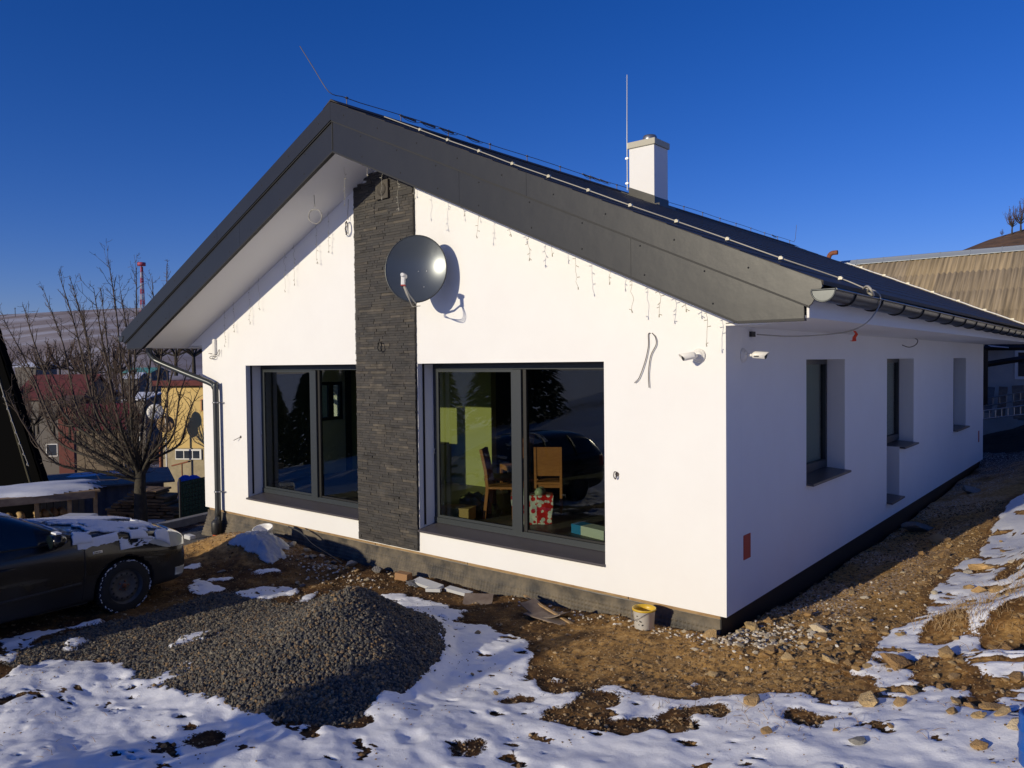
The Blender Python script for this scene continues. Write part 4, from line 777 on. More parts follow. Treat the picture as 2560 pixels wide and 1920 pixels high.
# ---------------------------------------------------------------- buckets, planks and scrap along the wall
M['yellow']=mat('yellow_plastic',(.62,.40,.03),.4)
M['bucketw']=mat('bucket_white',(.88,.87,.86),.45,noise=(9,.6),col2=(.84,.83,.82))
def bucket(loc,R,H,lidm,label,tilt=(0,0,0),lid=True):
    b=empty('bucket',loc,label,'bucket');b.rotation_euler=tilt
    MB().lathe((0,0,0),(0,0,1),[(.001,.003),(R*.86,0),(R*.98,H*.9),(R,H*.9),(R,H*.93)],32).build('body',M['bucketw'],b)
    if lid: MB().lathe((0,0,0),(0,0,1),[(R*1.01,H*.87),(R*1.045,H*.88),(R*1.05,H*.98),(R*1.0,H),(R*.95,H),(R*.93,H*.975),(.001,H*.97)],32).build('lid',lidm,b)
    else: MB().lathe((0,0,0),(0,0,1),[(R,H*.9),(R*1.06,H*.9),(R*1.06,H),(R*.98,H),(R*.95,H*.8),(R*.84,.03),(.001,.03)],32).build('rim',M['bucketw'],b)
    return b
by=(-.80,-.26); bk=bucket((*by,gz(*by)-.005),.118,.21,M['yellow'],'white plastic paint bucket with a yellow rim at the foot of the front wall',lid=False)
bk.children[1].data.materials[0]=M['yellow']
MB().tube(rnd([(.10,-.08,.19),(.02,-.135,.14),(-.06,-.13,.10),(-.12,-.06,.185)],5),.003,5).build('handle',M['metal'],bk)
pr_=MB(); r3=random.Random(9)
for k in range(9): a=math.radians(r3.uniform(-140,-60)); z=r3.uniform(.05,.15); R_b=.1185*(.86+.12*z/.2)+.0015; s=r3.uniform(.004,.012); n=Vector((math.cos(a),math.sin(a),0)); pr_.obox(Vector((n.x*R_b,n.y*R_b,z)),Vector((-n.y,n.x,0))*s,n*.001,(0,0,s*.5))
pr_.build('printed_label',M['darkplastic'],bk)
bx_=(-7.48,-.50); bucket((*bx_,gz(*bx_)-.06),.15,.19,M['bucketw'],'upturned white tub lying in the snowy mound below the left window',(.25,.1,0),lid=False)
M['tarpaper']=mat('weathered_board',(.24,.19,.15),.8,noise=(5,.8),col2=(.14,.10,.08))
def board(name,x,y,L,Wd,rz,label,m,tilt=0,th=.02,cat='board'):
    z=gz(x,y); o=MB().box(-L/2,L/2,-Wd/2,Wd/2,0,th).build(name,m); o.location=(x,y,z+.02); o.rotation_euler=(tilt,random.Random(x).uniform(-.04,.04),rz); return tag(o,label,cat)
o=board('bent_panel',-1.95,-.42,.62,.26,math.radians(-6),'thin curled grey panel lying on the soil near the front wall',M['tarpaper'],th=.008,cat='panel')
me=o.data;bb=bmesh.new();bb.from_mesh(me);bmesh.ops.subdivide_edges(bb,edges=[e for e in bb.edges if abs(e.verts[0].co.x-e.verts[1].co.x)>.1],cuts=8)
for v in bb.verts: v.co.z+=.09*(v.co.x/.31)**2
bb.to_mesh(me);bb.free()
board('brown_board',-1.86,-.50,.60,.22,math.radians(-2),'brown flat board beneath the curled panel',M['tarpaper'],th=.012)
o=board('wooden_batten',-2.0,-.36,1.0,.03,math.radians(-20),'long thin wooden batten lying across the curled panel',M['wood'],th=.018,cat='batten'); o.location.z+=.05; o.rotation_euler[1]=.06
board('fibre_board',-3.05,-.38,.36,.26,math.radians(35),'square brown board leaning in the shade by the wall',M['tarpaper'],tilt=.3,th=.012)
M['styro']=mat('white_foam',(.50,.51,.52),.8)
for i,(x,y,L,Wd,rz,tl) in enumerate(((-3.95,-.36,.5,.14,-.1,.2),(-3.45,-.30,.42,.10,-.05,.1),(-3.75,-.45,.2,.06,.4,0))):
    board('foam_scrap',x,y,L,Wd,rz,('long grey white foam offcut lying along the wall','foam offcut lying in the shade by the square brown board','small foam splinter in front of the long offcut')[i],M['styro'],tl,.04,'foam scrap')
bw=board('brick_piece',-4.45,-.33,.2,.12,.2,'reddish brown brick piece beside the crumpled foil',mat('brown_brick',(.34,.19,.09),.9),0,.09,'brick')
# crumpled foil sheet over the mound
def crumple(name,cx,cy,rx,ry,h,mt,label,cat,seed,n=46,lift=.01):
    u=np.linspace(-1,1,n);U,Vv=np.meshgrid(u,u);r=np.hypot(U,Vv);a=np.arctan2(Vv,U);lim=.85+.18*np.sin(3*a+seed)+.1*np.sin(7*a)
    x=cx+U*rx;y=cy+Vv*ry; z=ground_z(x,y)+lift+h*np.clip(1-(r/lim)**2,0,1)*(.7+.5*np.abs(fbm(U*3+seed,Vv*3,4,seed,.7)))+.035*np.abs(fbm(U*6,Vv*6,3,seed+3,.8))
    ids=np.arange(n*n).reshape(n,n);F=np.stack([ids[:-1,:-1],ids[:-1,1:],ids[1:,1:],ids[1:,:-1]],-1).reshape(-1,4);keep=(r[:-1,:-1]<lim[:-1,:-1]).reshape(-1)
    o=link(name,np_mesh(name,np.stack([x,y,z],-1).reshape(-1,3),F[keep],mt,True)); s=o.modifiers.new('thick','SOLIDIFY');s.thickness=.004; return tag(o,label,cat)
M['wrap']=mat('plastic_wrap',(.62,.64,.68),.25,spec=.6,bump=(14,.9,.03)); M['wrap'].node_tree.nodes['Principled BSDF'].inputs['Alpha'].default_value=.62
crumple('plastic_wrap',-7.12,-.78,.62,.36,.17,M['wrap'],'crumpled translucent plastic wrap spread over the sandy mound below the left window','plastic wrap',3)
M['foil']=mat('dark_foil',(.12,.12,.12),.2,spec=.9,bump=(18,.9,.02))
crumple('foil_scrap',-4.18,-.40,.16,.10,.06,M['foil'],'small crumpled dark foil lying on the soil before the membrane','foil',5,24)
wire('garden_hose',[(-7.2,-.25,.05),(-6.9,-.22,-.02),(-6.6,-.25,-.14),(-6.2,-.22,-.26),(-5.8,-.3,-.3)],.012,'greenhose' if 'greenhose' in M else 'darkplastic','dark thin hose sagging from the white tub along the membrane','hose')
bx5=empty('foam_block',(-9.75,-.55,gz(-9.75,-.55)),'white foam block on the gravel left of the downpipe','foam block'); bevel_mod(MB().box(-.11,.11,-.06,.06,0,.08).build('block',M['styro'],bx5),.02)
# ---------------------------------------------------------------- individual stones
M['stone_tan']=object_mat('field_stone',[(.34,.20,.08),(.46,.30,.13),(.27,.155,.06),(.52,.37,.18),(.38,.22,.085)],.85,bump=(8,.6,.05),noise=(5,.3))
M['stone_pale']=object_mat('pale_stone',[(.54,.46,.33),(.64,.57,.46),(.42,.34,.22),(.60,.49,.33)],.85,bump=(8,.6,.05),noise=(5,.25))
M['stone_grey']=object_mat('grey_stone',[(.22,.21,.19),(.30,.28,.25),(.17,.16,.15)],.85,bump=(8,.6,.05),noise=(5,.25))
SM={}
for kind in ('stone_tan','stone_pale','stone_grey'):
    SM[kind]=[]
    for k in range(6):
        bb=bmesh.new();r3=random.Random(k*7+len(kind));P=[]
        for _ in range(16): v=Vector((r3.gauss(0,1),r3.gauss(0,1),r3.gauss(0,1))).normalized(); bb.verts.new((v.x*r3.uniform(.8,1.1),v.y*r3.uniform(.55,.8),v.z*r3.uniform(.3,.55)))
        bmesh.ops.convex_hull(bb,input=bb.verts[:]); bmesh.ops.delete(bb,geom=[v for v in bb.verts if not v.link_faces],context='VERTS')
        me=bpy.data.meshes.new('stone_shape');bb.to_mesh(me);bb.free();me.materials.append(M[kind]);SM[kind].append(me)
def stone(x,y,s,kind,label,group=None,sink=.15,sc=(1,1,1),seed=None):
    r3=random.Random(seed if seed is not None else int((x*91+y*57)*100)); o=link('stone',r3.choice(SM[kind])); o.scale=(s*sc[0],s*sc[1],s*sc[2]); o.rotation_euler=(r3.uniform(-.3,.3),r3.uniform(-.3,.3),r3.uniform(0,6.28))
    o.location=(x,y,gz(x,y)+s*sc[2]*(.38-sink)); return tag(o,label,'stone',group)
big=[ # x, y, size, kind, label
(.36,6.7,.50,'stone_grey','large flat grey boulder against the foundation of the shaded side wall'),
(.50,10.7,.42,'stone_grey','broad grey stone slab leaning at the far end of the side wall'),
(.95,5.2,.30,'stone_tan','large flat tan stone at the shadow edge right of the house'),
(.90,4.3,.15,'stone_tan','square tan stone nearer than the large flat one at the shadow edge'),
(1.22,4.0,.18,'stone_tan','low tan stone on the sunlit strip right of the shadow edge'),
(-.42,-.10,.07,'stone_pale','round pale stone at the foot of the membrane right of the yellow bucket'),
(-.10,-.12,.17,'stone_tan','angular tan stone directly below the front corner of the house'),
(.02,-.30,.09,'stone_pale','pale stone just in front of the angular one below the house corner'),
(.12,.36,.17,'stone_tan','tall tan stone standing at the foot of the side wall next to the corner'),
(.20,.62,.13,'stone_tan','cream stone with its lit top behind the tall one at the corner'),
(.08,.12,.10,'stone_pale','rounded stone between the two largest stones at the house corner'),
(.22,.30,.08,'stone_tan','small orange brown stone right of the house corner'),
(.45,1.07,.13,'stone_tan','left of the two tan stones on the edge of the house shadow'),
(.60,1.22,.12,'stone_tan','right of the two tan stones on the edge of the house shadow'),
(.84,1.77,.09,'stone_pale','very pale flat stone further along the lit soil right of the house'),
(.62,.58,.17,'stone_tan','flat brown slab among the rubble right of the house corner'),
(.80,.36,.17,'stone_pale','biggest cream stone casting a dark shadow right of the corner'),
(.88,.14,.14,'stone_tan','tan stone just below the biggest cream stone'),
(1.22,.45,.11,'stone_tan','small blocky tan stone alone on the bare soil'),
(1.05,-.05,.10,'stone_tan','dark tan stone at the thin snow strip below the rubble'),
(.63,-.44,.15,'stone_tan','large brown stone in the second row of rubble, left of its neighbours'),
(.82,-.58,.12,'stone_tan','brown stone lying right beside the large one of the second row'),
(1.18,-.57,.15,'stone_tan','tan stone with a deep shadow on its right in the lower rubble'),
(1.34,-.58,.10,'stone_tan','small orange tan stone right of the deep shadow'),
(1.30,-.80,.08,'stone_tan','small stone below the deep shadow at the snow edge'),
(1.67,-.60,.27,'stone_tan','long flat olive tan stone lying between two snow tongues'),
(.33,-1.04,.11,'stone_tan','tan stone near the dry twigs at the lower edge of the bare soil'),
(.94,-1.67,.17,'stone_tan','squarish brown stone at the border of the foreground snow'),
(1.73,-1.42,.20,'stone_tan','large pointed golden stone on the snow edge in the right foreground'),
(1.92,-1.18,.13,'stone_tan','upright golden stone with its shadow on the snow'),
(1.93,-1.40,.10,'stone_tan','small flat reddish stone by the upright golden one'),
(2.02,-.29,.17,'stone_tan','brown stone half buried in the bank at right'),
(1.93,1.86,.15,'stone_tan','olive stone on the right bank near the dry grass'),
(2.08,1.80,.14,'stone_tan','second olive stone on the right bank near the dry grass'),
(1.78,3.03,.26,'stone_tan','wide flat orange tan stone on the snow right of the soil'),
(2.17,1.42,.08,'stone_pale','small pale pointed stone in the snow on the right bank'),
(2.36,-1.35,.13,'stone_tan','left stone of the cluster in the thawed patch at right'),
(2.47,-1.30,.15,'stone_tan','largest stone of the cluster in the thawed patch at right'),
(2.55,-1.45,.11,'stone_tan','right stone of the cluster in the thawed patch at right'),
(2.28,-1.54,.09,'stone_tan','low stone in front of the cluster in the thawed patch'),
(2.44,-1.56,.08,'stone_tan','smallest stone in front of the cluster in the thawed patch'),
(2.56,-.76,.13,'stone_tan','orange stone at the right edge of the picture'),
(2.66,-1.66,.13,'stone_pale','pale crumbly stone at the right edge above the blue barrel'),
(2.50,-1.98,.10,'stone_tan','reddish stone lying alone on the snow near the blue barrel'),
(1.85,-2.14,.11,'stone_grey','dark stone poking out of the smooth snow in the right foreground'),
(1.26,-2.18,.10,'stone_tan','flat brown stone on the snow left of the dark one'),
(1.67,-2.03,.05,'stone_tan','tiny brown stone on the snow just above the dark one'),
(1.65,-.45,.10,'stone_tan','small tan stone above the long olive one'),
(2.16,-.78,.10,'stone_tan','brown stone on the thawed mound at right'),
(1.05,-.22,.10,'stone_tan','flat stone on brown soil between the rubble rows'),
(1.97,-1.86,.05,'stone_tan','tiny stone on smooth snow right of the dark one'),
(-6.98,-.34,.17,'stone_pale','rounded white stone at the right end of the snowy mound'),
(-6.72,-.26,.14,'stone_pale','white stone behind the rounded one by the membrane'),
(-6.43,-.36,.17,'stone_grey','grey white stone in front of the membrane shadow'),
(-6.45,-.18,.09,'stone_pale','small white stone at the edge of the membrane shadow'),
(-5.72,-.20,.19,'stone_pale','large cream stone leaning on the membrane below the stone strip'),
(-5.10,-.24,.21,'stone_grey','largest round grey boulder against the membrane'),
(-5.79,-.42,.09,'stone_pale','upright pale stone left of the cream one'),
(-6.08,-.24,.10,'stone_grey','dark stone at the end of the membrane shadow'),
(-6.15,-.30,.09,'stone_pale','slanting white stone between the grey ones'),
(-6.15,-.55,.09,'stone_tan','tan stone on brown soil in front of the rubble row'),
(-4.85,-.94,.10,'stone_pale','flat pale stone just behind the top of the gravel heap'),
(-5.52,-1.18,.09,'stone_grey','grey stone among the soil behind the gravel heap'),
(-5.75,-1.10,.08,'stone_pale','pale stone on the snow streak behind the gravel heap'),
(-4.60,-.30,.11,'stone_tan','flat reddish tan stone right of the grey boulder'),
(-5.44,-.38,.08,'stone_pale','white chip of stone before the large cream stone'),
(-4.88,-.20,.05,'stone_pale','little stone between the cream stone and the grey boulder'),
(-6.95,-1.55,.11,'stone_grey','grey stone on the dark soil in front of the mound'),
(-.26,-1.60,.08,'stone_tan','brown stone in the snow edge at the middle of the foreground'),
(-1.46,-2.22,.05,'stone_tan','small tan stone on the smooth snow right of the heap'),
(-1.0,-2.42,.06,'stone_tan','brown stone on the snow below the bare soil'),
(-2.13,-1.40,.07,'stone_tan','tan clod on the snow right of the heap top'),
(-.15,-.75,.06,'stone_pale','single pale stone on the flat soil in front of the corner')]
for (x,y,s,k,l) in big: stone(x,y,s*.62,k,l,sc=(1,.95,1.0))
r3=random.Random(77)
def group_stones(n,cx,cy,sx_,sy_,kinds,lo,hi,label,group):
    k=0
    while k<n:
        x=r3.gauss(cx,sx_);y=r3.gauss(cy,sy_)
        if (x<.02 and y>-.06): continue
        stone(x,y,r3.uniform(lo,hi),r3.choice(kinds),label,group,seed=r3.randrange(9999)); k+=1
group_stones(90,.38,.15,.30,.42,['stone_pale','stone_pale','stone_tan'],.018,.05,'fist sized pale stone in the rubble spilled round the house corner','rubble stones at the house corner')
group_stones(46,.95,-.40,.5,.40,['stone_tan'],.02,.055,'brown stone among the lower rubble on bare soil','stones on the bare soil before the corner')
group_stones(60,2.2,-.3,.45,.9,['stone_tan'],.02,.06,'brown stone poking out of the patchy snow on the right bank','stones on the right bank')
group_stones(26,1.3,3.2,.4,1.6,['stone_tan','stone_tan','stone_pale'],.03,.08,'tan stone along the lit strip beside the house shadow','stones beside the house shadow')
group_stones(40,-5.9,-.42,.7,.14,['stone_pale','stone_grey','stone_tan'],.02,.055,'broken stone in the row along the membrane','stones along the membrane')
group_stones(26,-5.5,-1.1,.7,.3,['stone_tan','stone_grey'],.02,.04,'small stone on the soil between the heap and the wall','stones behind the gravel heap')
# ---------------------------------------------------------------- dry grass and twigs
M['drygrass']=mat('dry_stems',(.30,.20,.10),.9)
def tuft(x0,y0,rx,ry,n,h,label,name='dry_grass',cat='dry grass',kind='stuff',r=.0022,lean=.6):
    m=MB();r4=random.Random(int(x0*100+n))
    for _ in range(n):
        x=r4.gauss(x0,rx);y=r4.gauss(y0,ry);
        if x<.03 and y>-.04: continue
        z=gz(x,y);a=r4.uniform(0,6.28);l=r4.uniform(.4,1)*h;t=r4.uniform(.2,1)*lean
        d=Vector((math.cos(a)*t,math.sin(a)*t,1)).normalized();p=Vector((x,y,z-.005)); m.tube([p,p+d*l*.6,p+d*l*.9+Vector((math.cos(a),math.sin(a),-.4))*l*.25],[r,r*.8,r*.4],3,cap=False,smooth=False)
    return tag(m.build(name,M['drygrass'],fix=False),label,cat,kind=kind)
tuft(2.0,.5,.18,.14,260,.13,'brown dry grass clump on the small mound at the snow edge')
tuft(2.55,1.5,.25,.7,420,.20,'dry reddish weeds along the bank at the right edge of the picture',lean=1.2)
tuft(.55,-1.15,.35,.14,110,.09,'dead stalks lying over the soil where the foreground snow begins',lean=2.5)
tuft(1.0,-1.95,.55,.12,90,.10,'thin dead twigs sticking from the snow in the right foreground',lean=2.5)
tuft(-3.3,-5.0,.8,.3,40,.08,'a few thin twigs lying on the snow in the left foreground',lean=3,name='twigs',cat='twigs')
tuft(-.2,-.6,.8,.35,120,.04,'short dead grass on the bare soil before the bucket',lean=2)
tuft(1.6,-.9,.5,.5,160,.06,'dead weeds among the stones of the right foreground',lean=2)
# blue barrel at the right edge
M['blue']=mat('blue_barrel_plastic',(.01,.10,.42),.4)
bl=empty('barrel',(2.86,-2.14,gz(2.86,-2.14)-.03),'blue plastic barrel cut off by the right edge of the picture','barrel')
MB().lathe((0,0,0),(0,0,1),[(.001,0),(.13,0),(.145,.012),(.145,.09),(.152,.10),(.145,.11),(.145,.20),(.152,.21),(.145,.22),(.145,.29),(.13,.305),(.125,.295),(.001,.295)],28).build('body',M['blue'],bl)
MB().lathe((.07,0,.295),(0,0,1),[(.035,0),(.035,.03),(.001,.032)],14).build('cap',M['darkplastic'],bl)
# ---------------------------------------------------------------- the parked car
M['paint']=mat('dark_car_paint',(.005,.0055,.007),.22,spec=.35,coat=.35,noise=(3,.8),col2=(.012,.012,.012))
def dirty(m):
    nt=m.node_tree;N=nt.nodes.new;L=nt.links.new;b=nt.nodes['Principled BSDF'];tc=N('ShaderNodeTexCoord');s=N('ShaderNodeSeparateXYZ');L(tc.outputs['Object'],s.inputs[0])
    n=N('ShaderNodeTexNoise');n.inputs['Scale'].default_value=4;n.inputs['Detail'].default_value=8;L(tc.outputs['Object'],n.inputs[0])
    a=N('ShaderNodeMath');a.operation='MULTIPLY_ADD';L(n.outputs[0],a.inputs[0]);a.inputs[1].default_value=.5;L(s.outputs[2],a.inputs[2])
    r=N('ShaderNodeMapRange');r.inputs['From Min'].default_value=.85;r.inputs['From Max'].default_value=.50;L(a.outputs[0],r.inputs[0])
    sc=N('ShaderNodeMath');sc.operation='MULTIPLY';sc.inputs[1].default_value=.6;L(r.outputs[0],sc.inputs[0])
    mx=N('ShaderNodeMix');mx.data_type='RGBA';src=b.inputs['Base Color'].links[0].from_socket;L(sc.outputs[0],mx.inputs[0]);L(src,mx.inputs[6]);mx.inputs[7].default_value=(.034,.035,.038,1);L(mx.outputs[2],b.inputs['Base Color'])
    q=N('ShaderNodeMath');q.operation='MULTIPLY_ADD';q.inputs[1].default_value=.7;q.inputs[2].default_value=.2;L(sc.outputs[0],q.inputs[0]);L(q.outputs[0],b.inputs['Roughness'])
    w=N('ShaderNodeMath');w.operation='MULTIPLY_ADD';w.inputs[1].default_value=-1;w.inputs[2].default_value=.35;L(sc.outputs[0],w.inputs[0]);L(w.outputs[0],b.inputs['Coat Weight'])
dirty(M['paint'])
M['carglass']=mat('car_glass',(.006,.010,.011),.04,spec=.8)
M['tyre']=mat('tyre_rubber',(.018,.018,.018),.85,bump=(60,.4,.004))
M['rim']=mat('dirty_steel_rim',(.115,.11,.10),.6,noise=(12,.7),col2=(.07,.066,.06))
M['lampglass']=mat('headlight_glass',(.62,.63,.58),.12,spec=.8,coat=1,metal=.3)
car=empty('parked_car',(0,0,0),'dark dirty estate car with snow on its bonnet parked at the left edge','car')
hd=Vector((-.07,.9975,0)); lf=Vector((-hd.y,hd.x,0)); org=Vector((-6.42,-3.13,-.405))+lf*.86
car.matrix_world=Matrix(((hd.x,lf.x,0,org.x),(hd.y,lf.y,0,org.y),(0,0,1,org.z),(0,0,0,1)))
# stations: X, half width, bottom, belt z, top z, top half width at roof, cabin flag
ST=[(.935,.56,.30,.62,.68,0),(.91,.70,.22,.68,.77,0),(.82,.81,.19,.75,.86,0),(.62,.87,.18,.81,.925,0),(.40,.885,.18,.86,.96,0),(.10,.89,.18,.905,1.0,0),(-.20,.89,.18,.935,1.03,0),(-.48,.89,.18,.95,1.055,0),(-.62,.89,.18,.955,1.09,.05),(-.95,.89,.18,.965,1.28,.55),(-1.30,.89,.18,.97,1.43,.9),(-1.60,.89,.18,.975,1.49,1),(-2.1,.89,.18,.98,1.51,1),(-2.6,.89,.18,.985,1.505,1),(-3.0,.88,.19,.985,1.48,1),(-3.35,.86,.20,.985,1.43,.95),(-3.55,.83,.24,.95,1.22,.7),(-3.68,.78,.28,.93,1.02,.3),(-3.74,.66,.34,.80,.86,0)]
rows=[]
for (x,w,zb,zs,zt,c) in ST:
    wr=w*(.93-.24*c)      # half width at top edge of glass
    zg=zs+(zt-zs)*(.55 if c==0 else .80)
    rows.append([(x,0,zb),(x,-w*.85,zb),(x,-w*.965,zb+.05),(x,-w*.995,zb+.22),(x,-w,(zb+zs)/2+.06),(x,-w*.985,zs-.10),(x,-w*.945,zs),(x,-wr,zg if c else zs+(zt-zs)*.55),(x,-wr*.62,zt-.025*(1 if c else .6)),(x,0,zt)])
nr=len(rows[0]);V=[];
for r in rows: V+=r+[(x,-y,z) for (x,y,z) in r[-2:0:-1]]
n2=2*nr-2;F=[];MI=[]
for i in range(len(rows)-1):
    for k in range(n2):
        F.append((i*n2+k,i*n2+(k+1)%n2,(i+1)*n2+(k+1)%n2,(i+1)*n2+k)); c0,c1=ST[i][5],ST[i+1][5]; kk=k if k<nr-1 else n2-1-k
        side=(kk==6 and min(c0,c1)>=.5 and i<15); ws=(kk in (7,8) and (i in (8,9,10)))or(kk in(7,8) and i in(15,16)); MI.append(1 if side or ws else 0)
F.append(tuple(range(n2))[::-1]);F.append(tuple(range((len(rows)-1)*n2,len(rows)*n2)));MI+=[0,0]
me=bpy.data.meshes.new('car_body');me.from_pydata([tuple(v) for v in V],[],F)
for m_ in (M['paint'],M['carglass'],M['darkplastic']): me.materials.append(m_)
me.polygons.foreach_set('material_index',MI);bb=bmesh.new();bb.from_mesh(me);bmesh.ops.recalc_face_normals(bb,faces=bb.faces);bb.to_mesh(me);bb.free()
body=link('car_body',me); s=body.modifiers.new('s','SUBSURF');s.levels=3;s.render_levels=3
cut=[]
for wx in (0,-2.62):
    for sy_ in (-1,1):
        c=MB(); c.lathe((wx,sy_*.60,.315),(0,sy_,0),[(.001,0),(.365,0),(.375,.5),(.001,.5)],40,0); co_=c.build('cutter',M['darkplastic']); cut.append(co_)
        for v in co_.data.vertices:
            pass
        b_=body.modifiers.new('b','BOOLEAN');b_.operation='DIFFERENCE';b_.object=co_;b_.solver='EXACT'
        try: b_.material_mode='TRANSFER'
        except Exception: pass
dg=bpy.context.evaluated_depsgraph_get();dg.update();me2=bpy.data.meshes.new_from_object(body.evaluated_get(dg));me2.name='car_body'
bpy.data.objects.remove(body)
for c in cut: bpy.data.objects.remove(c)
for p in me2.polygons: p.use_smooth=True
bb=bmesh.new();bb.from_mesh(me2); bvh=BVHTree.FromBMesh(bb)
# split the glass off as parts
gl=bb.copy(); bmesh.ops.delete(gl,geom=[f for f in gl.faces if f.material_index!=1],context='FACES')
bmesh.ops.delete(bb,geom=[f for f in bb.faces if f.material_index==1],context='FACES');bb.to_mesh(me2);bb.free()
body=link('body',me2,car)
# separate glass islands
seen=set();isl=[]
gl.faces.ensure_lookup_table()
for f in gl.faces:
    if f.index in seen: continue
    st_=[f];grp=[];seen.add(f.index)
    while st_:
        q=st_.pop();grp.append(q)
        for e in q.edges:
            for g2 in e.link_faces:
                if g2.index not in seen: seen.add(g2.index);st_.append(g2)
    isl.append(grp)
for grp in isl:
    vs={};vv=[];ff=[]
    for f in grp:
        t=[]
        for v in f.verts:
            if v.index not in vs: vs[v.index]=len(vv);vv.append(tuple(v.co))
            t.append(vs[v.index])
        ff.append(tuple(t))
    cx=sum(v[0] for v in vv)/len(vv);cy=sum(v[1] for v in vv)/len(vv)
    nm='windshield' if (abs(cy)<.2 and cx>-2) else ('rear_window' if abs(cy)<.2 else 'side_window')
    MB().add(vv,ff,0,True).build(nm,M['carglass'],car,fix=False)
gl.free()
def on_side(x,z,off=.004):
    h=bvh.ray_cast(Vector((x,-2,z)),Vector((0,1,0)))
    return (h[0]+h[1]*off) if h[0] is not None else Vector((x,-.89,z))
def strip(name,pts,r,mt,sm=4):
    P=[]
    for a,b in zip(pts[:-1],pts[1:]):
        for t in range(sm): s=t/sm; P.append(on_side(a[0]*(1-s)+b[0]*s,a[1]*(1-s)+b[1]*s,0.0))
    P.append(on_side(*pts[-1],0.0)); return MB().tube(P,r,5,cap=True).build(name,mt,car)
strip('door_gap',[(-.47,.94),(-.47,.60),(-.49,.40),(-.50,.27)],.007,M['black'])
strip('door_gap',[(-1.62,.96),(-1.64,.60),(-1.64,.27)],.004,M['black'])
strip('door_gap',[(-.50,.26),(-1.0,.25),(-2.2,.25)],.004,M['black'],6)
strip('window_seal',[(-.80,.985),(-1.3,1.0),(-2.2,1.01),(-3.2,1.015)],.010,M['black'],8)
strip('window_pillar',[(-1.68,.97),(-1.72,1.18),(-1.78,1.40)],.028,M['black'],5)
strip('window_pillar',[(-2.62,.98),(-2.62,1.18),(-2.6,1.40)],.030,M['black'],5)
strip('side_moulding',[(-.52,.475),(-1.0,.465),(-1.6,.46)],.017,M['darkplastic'],8)
strip('side_moulding',[(-1.66,.46),(-2.2,.455)],.013,M['darkplastic'],6)
strip('sill_trim',[(-.40,.20),(-1.2,.19),(-2.2,.19)],.016,M['rim'],8)
strip('bumper_gap',[(.36,.66),(.50,.655),(.70,.64)],.004,M['black'],5)
# bonnet edge, badge and patches laid on the body
def patch(name,inside,x0,x1,y0,y1,n,mt,thick,dirv,off,parent=car,noise=0):
    """cast an n x n grid onto the body along dirv and thicken it"""
    us=np.linspace(0,1,n);P={};V=[];F=[]
    for i,u in enumerate(us):
        for j,v in enumerate(us):
            a=x0+(x1-x0)*u;b=y0+(y1-y0)*v
            if not inside(a,b): continue
            o=Vector((a,b,2)) if dirv=='z' else Vector((a,-2,b)); d=Vector((0,0,-1)) if dirv=='z' else Vector((0,1,0))
            h=bvh.ray_cast(o,d)
            if h[0] is None: continue
            P[(i,j)]=len(V); V.append(h[0]+h[1]*(off+ (noise*random.random() if noise else 0)))
    for (i,j) in P:
        q=[(i,j),(i+1,j),(i+1,j+1),(i,j+1)]
        if all(t in P for t in q): F.append(tuple(P[t] for t in q))
    m=MB().add(V,F,0,True);o=m.build(name,mt,parent,fix=True)
    s=o.modifiers.new('thick','SOLIDIFY');s.thickness=thick;s.offset=0;tag(o,kind='stuff') if name=='snow' else None
    return o
def blob(cx,cy,rx,ry,pw=2.): return lambda a,b:abs((a-cx)/rx)**pw+abs((b-cy)/ry)**pw<1
hl=lambda a,b:(lambda u,v: -.27<u<.34 and v<.085+.02*math.sin((u+.3)*5)-.30*max(0,-u-.02)**1.3*1.2 and v>-.085+.42*max(0,-u-.0)**1.2-.10*u)(a-.56,b-.765)
MB_h=patch('headlight',hl,.2,.94,.55,.93,72,M['lampglass'],.02,'y',.006)
MB().lathe(on_side(.60,.77,-.012),(.5,-.85,.1),[(.001,.02),(.045,.022),(.055,.0)],20).build('lamp_bulb',M['alu'],car)
fogi=lambda a,b:(abs(a-.76)<.085) and (abs(b-.335+.1*(a-.76))<.055)
patch('fog_light',fogi,.6,.9,.25,.45,36,M['lampglass'],.012,'y',.004)
patch('badge',lambda a,b:abs(a+.32)<.06 and abs(b-.80)<.016,-.4,-.2,.77,.83,24,M['alu'],.004,'y',.003)
for k,ww in enumerate((.012,.010,.012,.010,.012)):
    patch('badge_letter',lambda a,b,k=k:abs(a+.355-.0175*k)<.006 and abs(b-.80)<.009,-.4,-.2,.785,.815,60,M['black'],.003,'y',.0065)
r5=random.Random(8)
def snow_in(a,b):
    n=float(fbm(np.array([a*2.2]),np.array([b*3.0]),4,61)[0])
    hood=-.62<a<.60 and abs(b)<.86
    bare1=abs((b+.22-.15*math.sin(a*3))/.16)<1 and -.25<a<.5 and True
    return hood and n+.10*float(fbm(np.array([a*14.]),np.array([b*14.]),2,7)[0])-.6*max(0,-.52-a)*6>-.30+(.38 if bare1 else 0)+ .5*max(0,a-.35)
o=patch('snow',snow_in,-.64,.62,-.86,.86,170,M['snowmat'],.022,'z',.014,noise=.006)
def snow_side(a,b):
    n=float(fbm(np.array([a*7.]),np.array([b*16.]),4,71,.7)[0]); return (-.55<a<-.05 and b>.86+.05*(a+.5)+.03*n) or (-.05<=a<.42 and b>.77 and n>.10)
patch('snow',snow_side,-.56,.42,.72,.97,110,M['snowmat'],.014,'y',.006)
def snow_ws(a,b):
    n=float(fbm(np.array([a*6.]),np.array([b*3.]),4,81,.7)[0]); return n>.02-1.2*max(0,-.85-a)*0+ (0 if a<-1.25 or a>-.72 else .22)
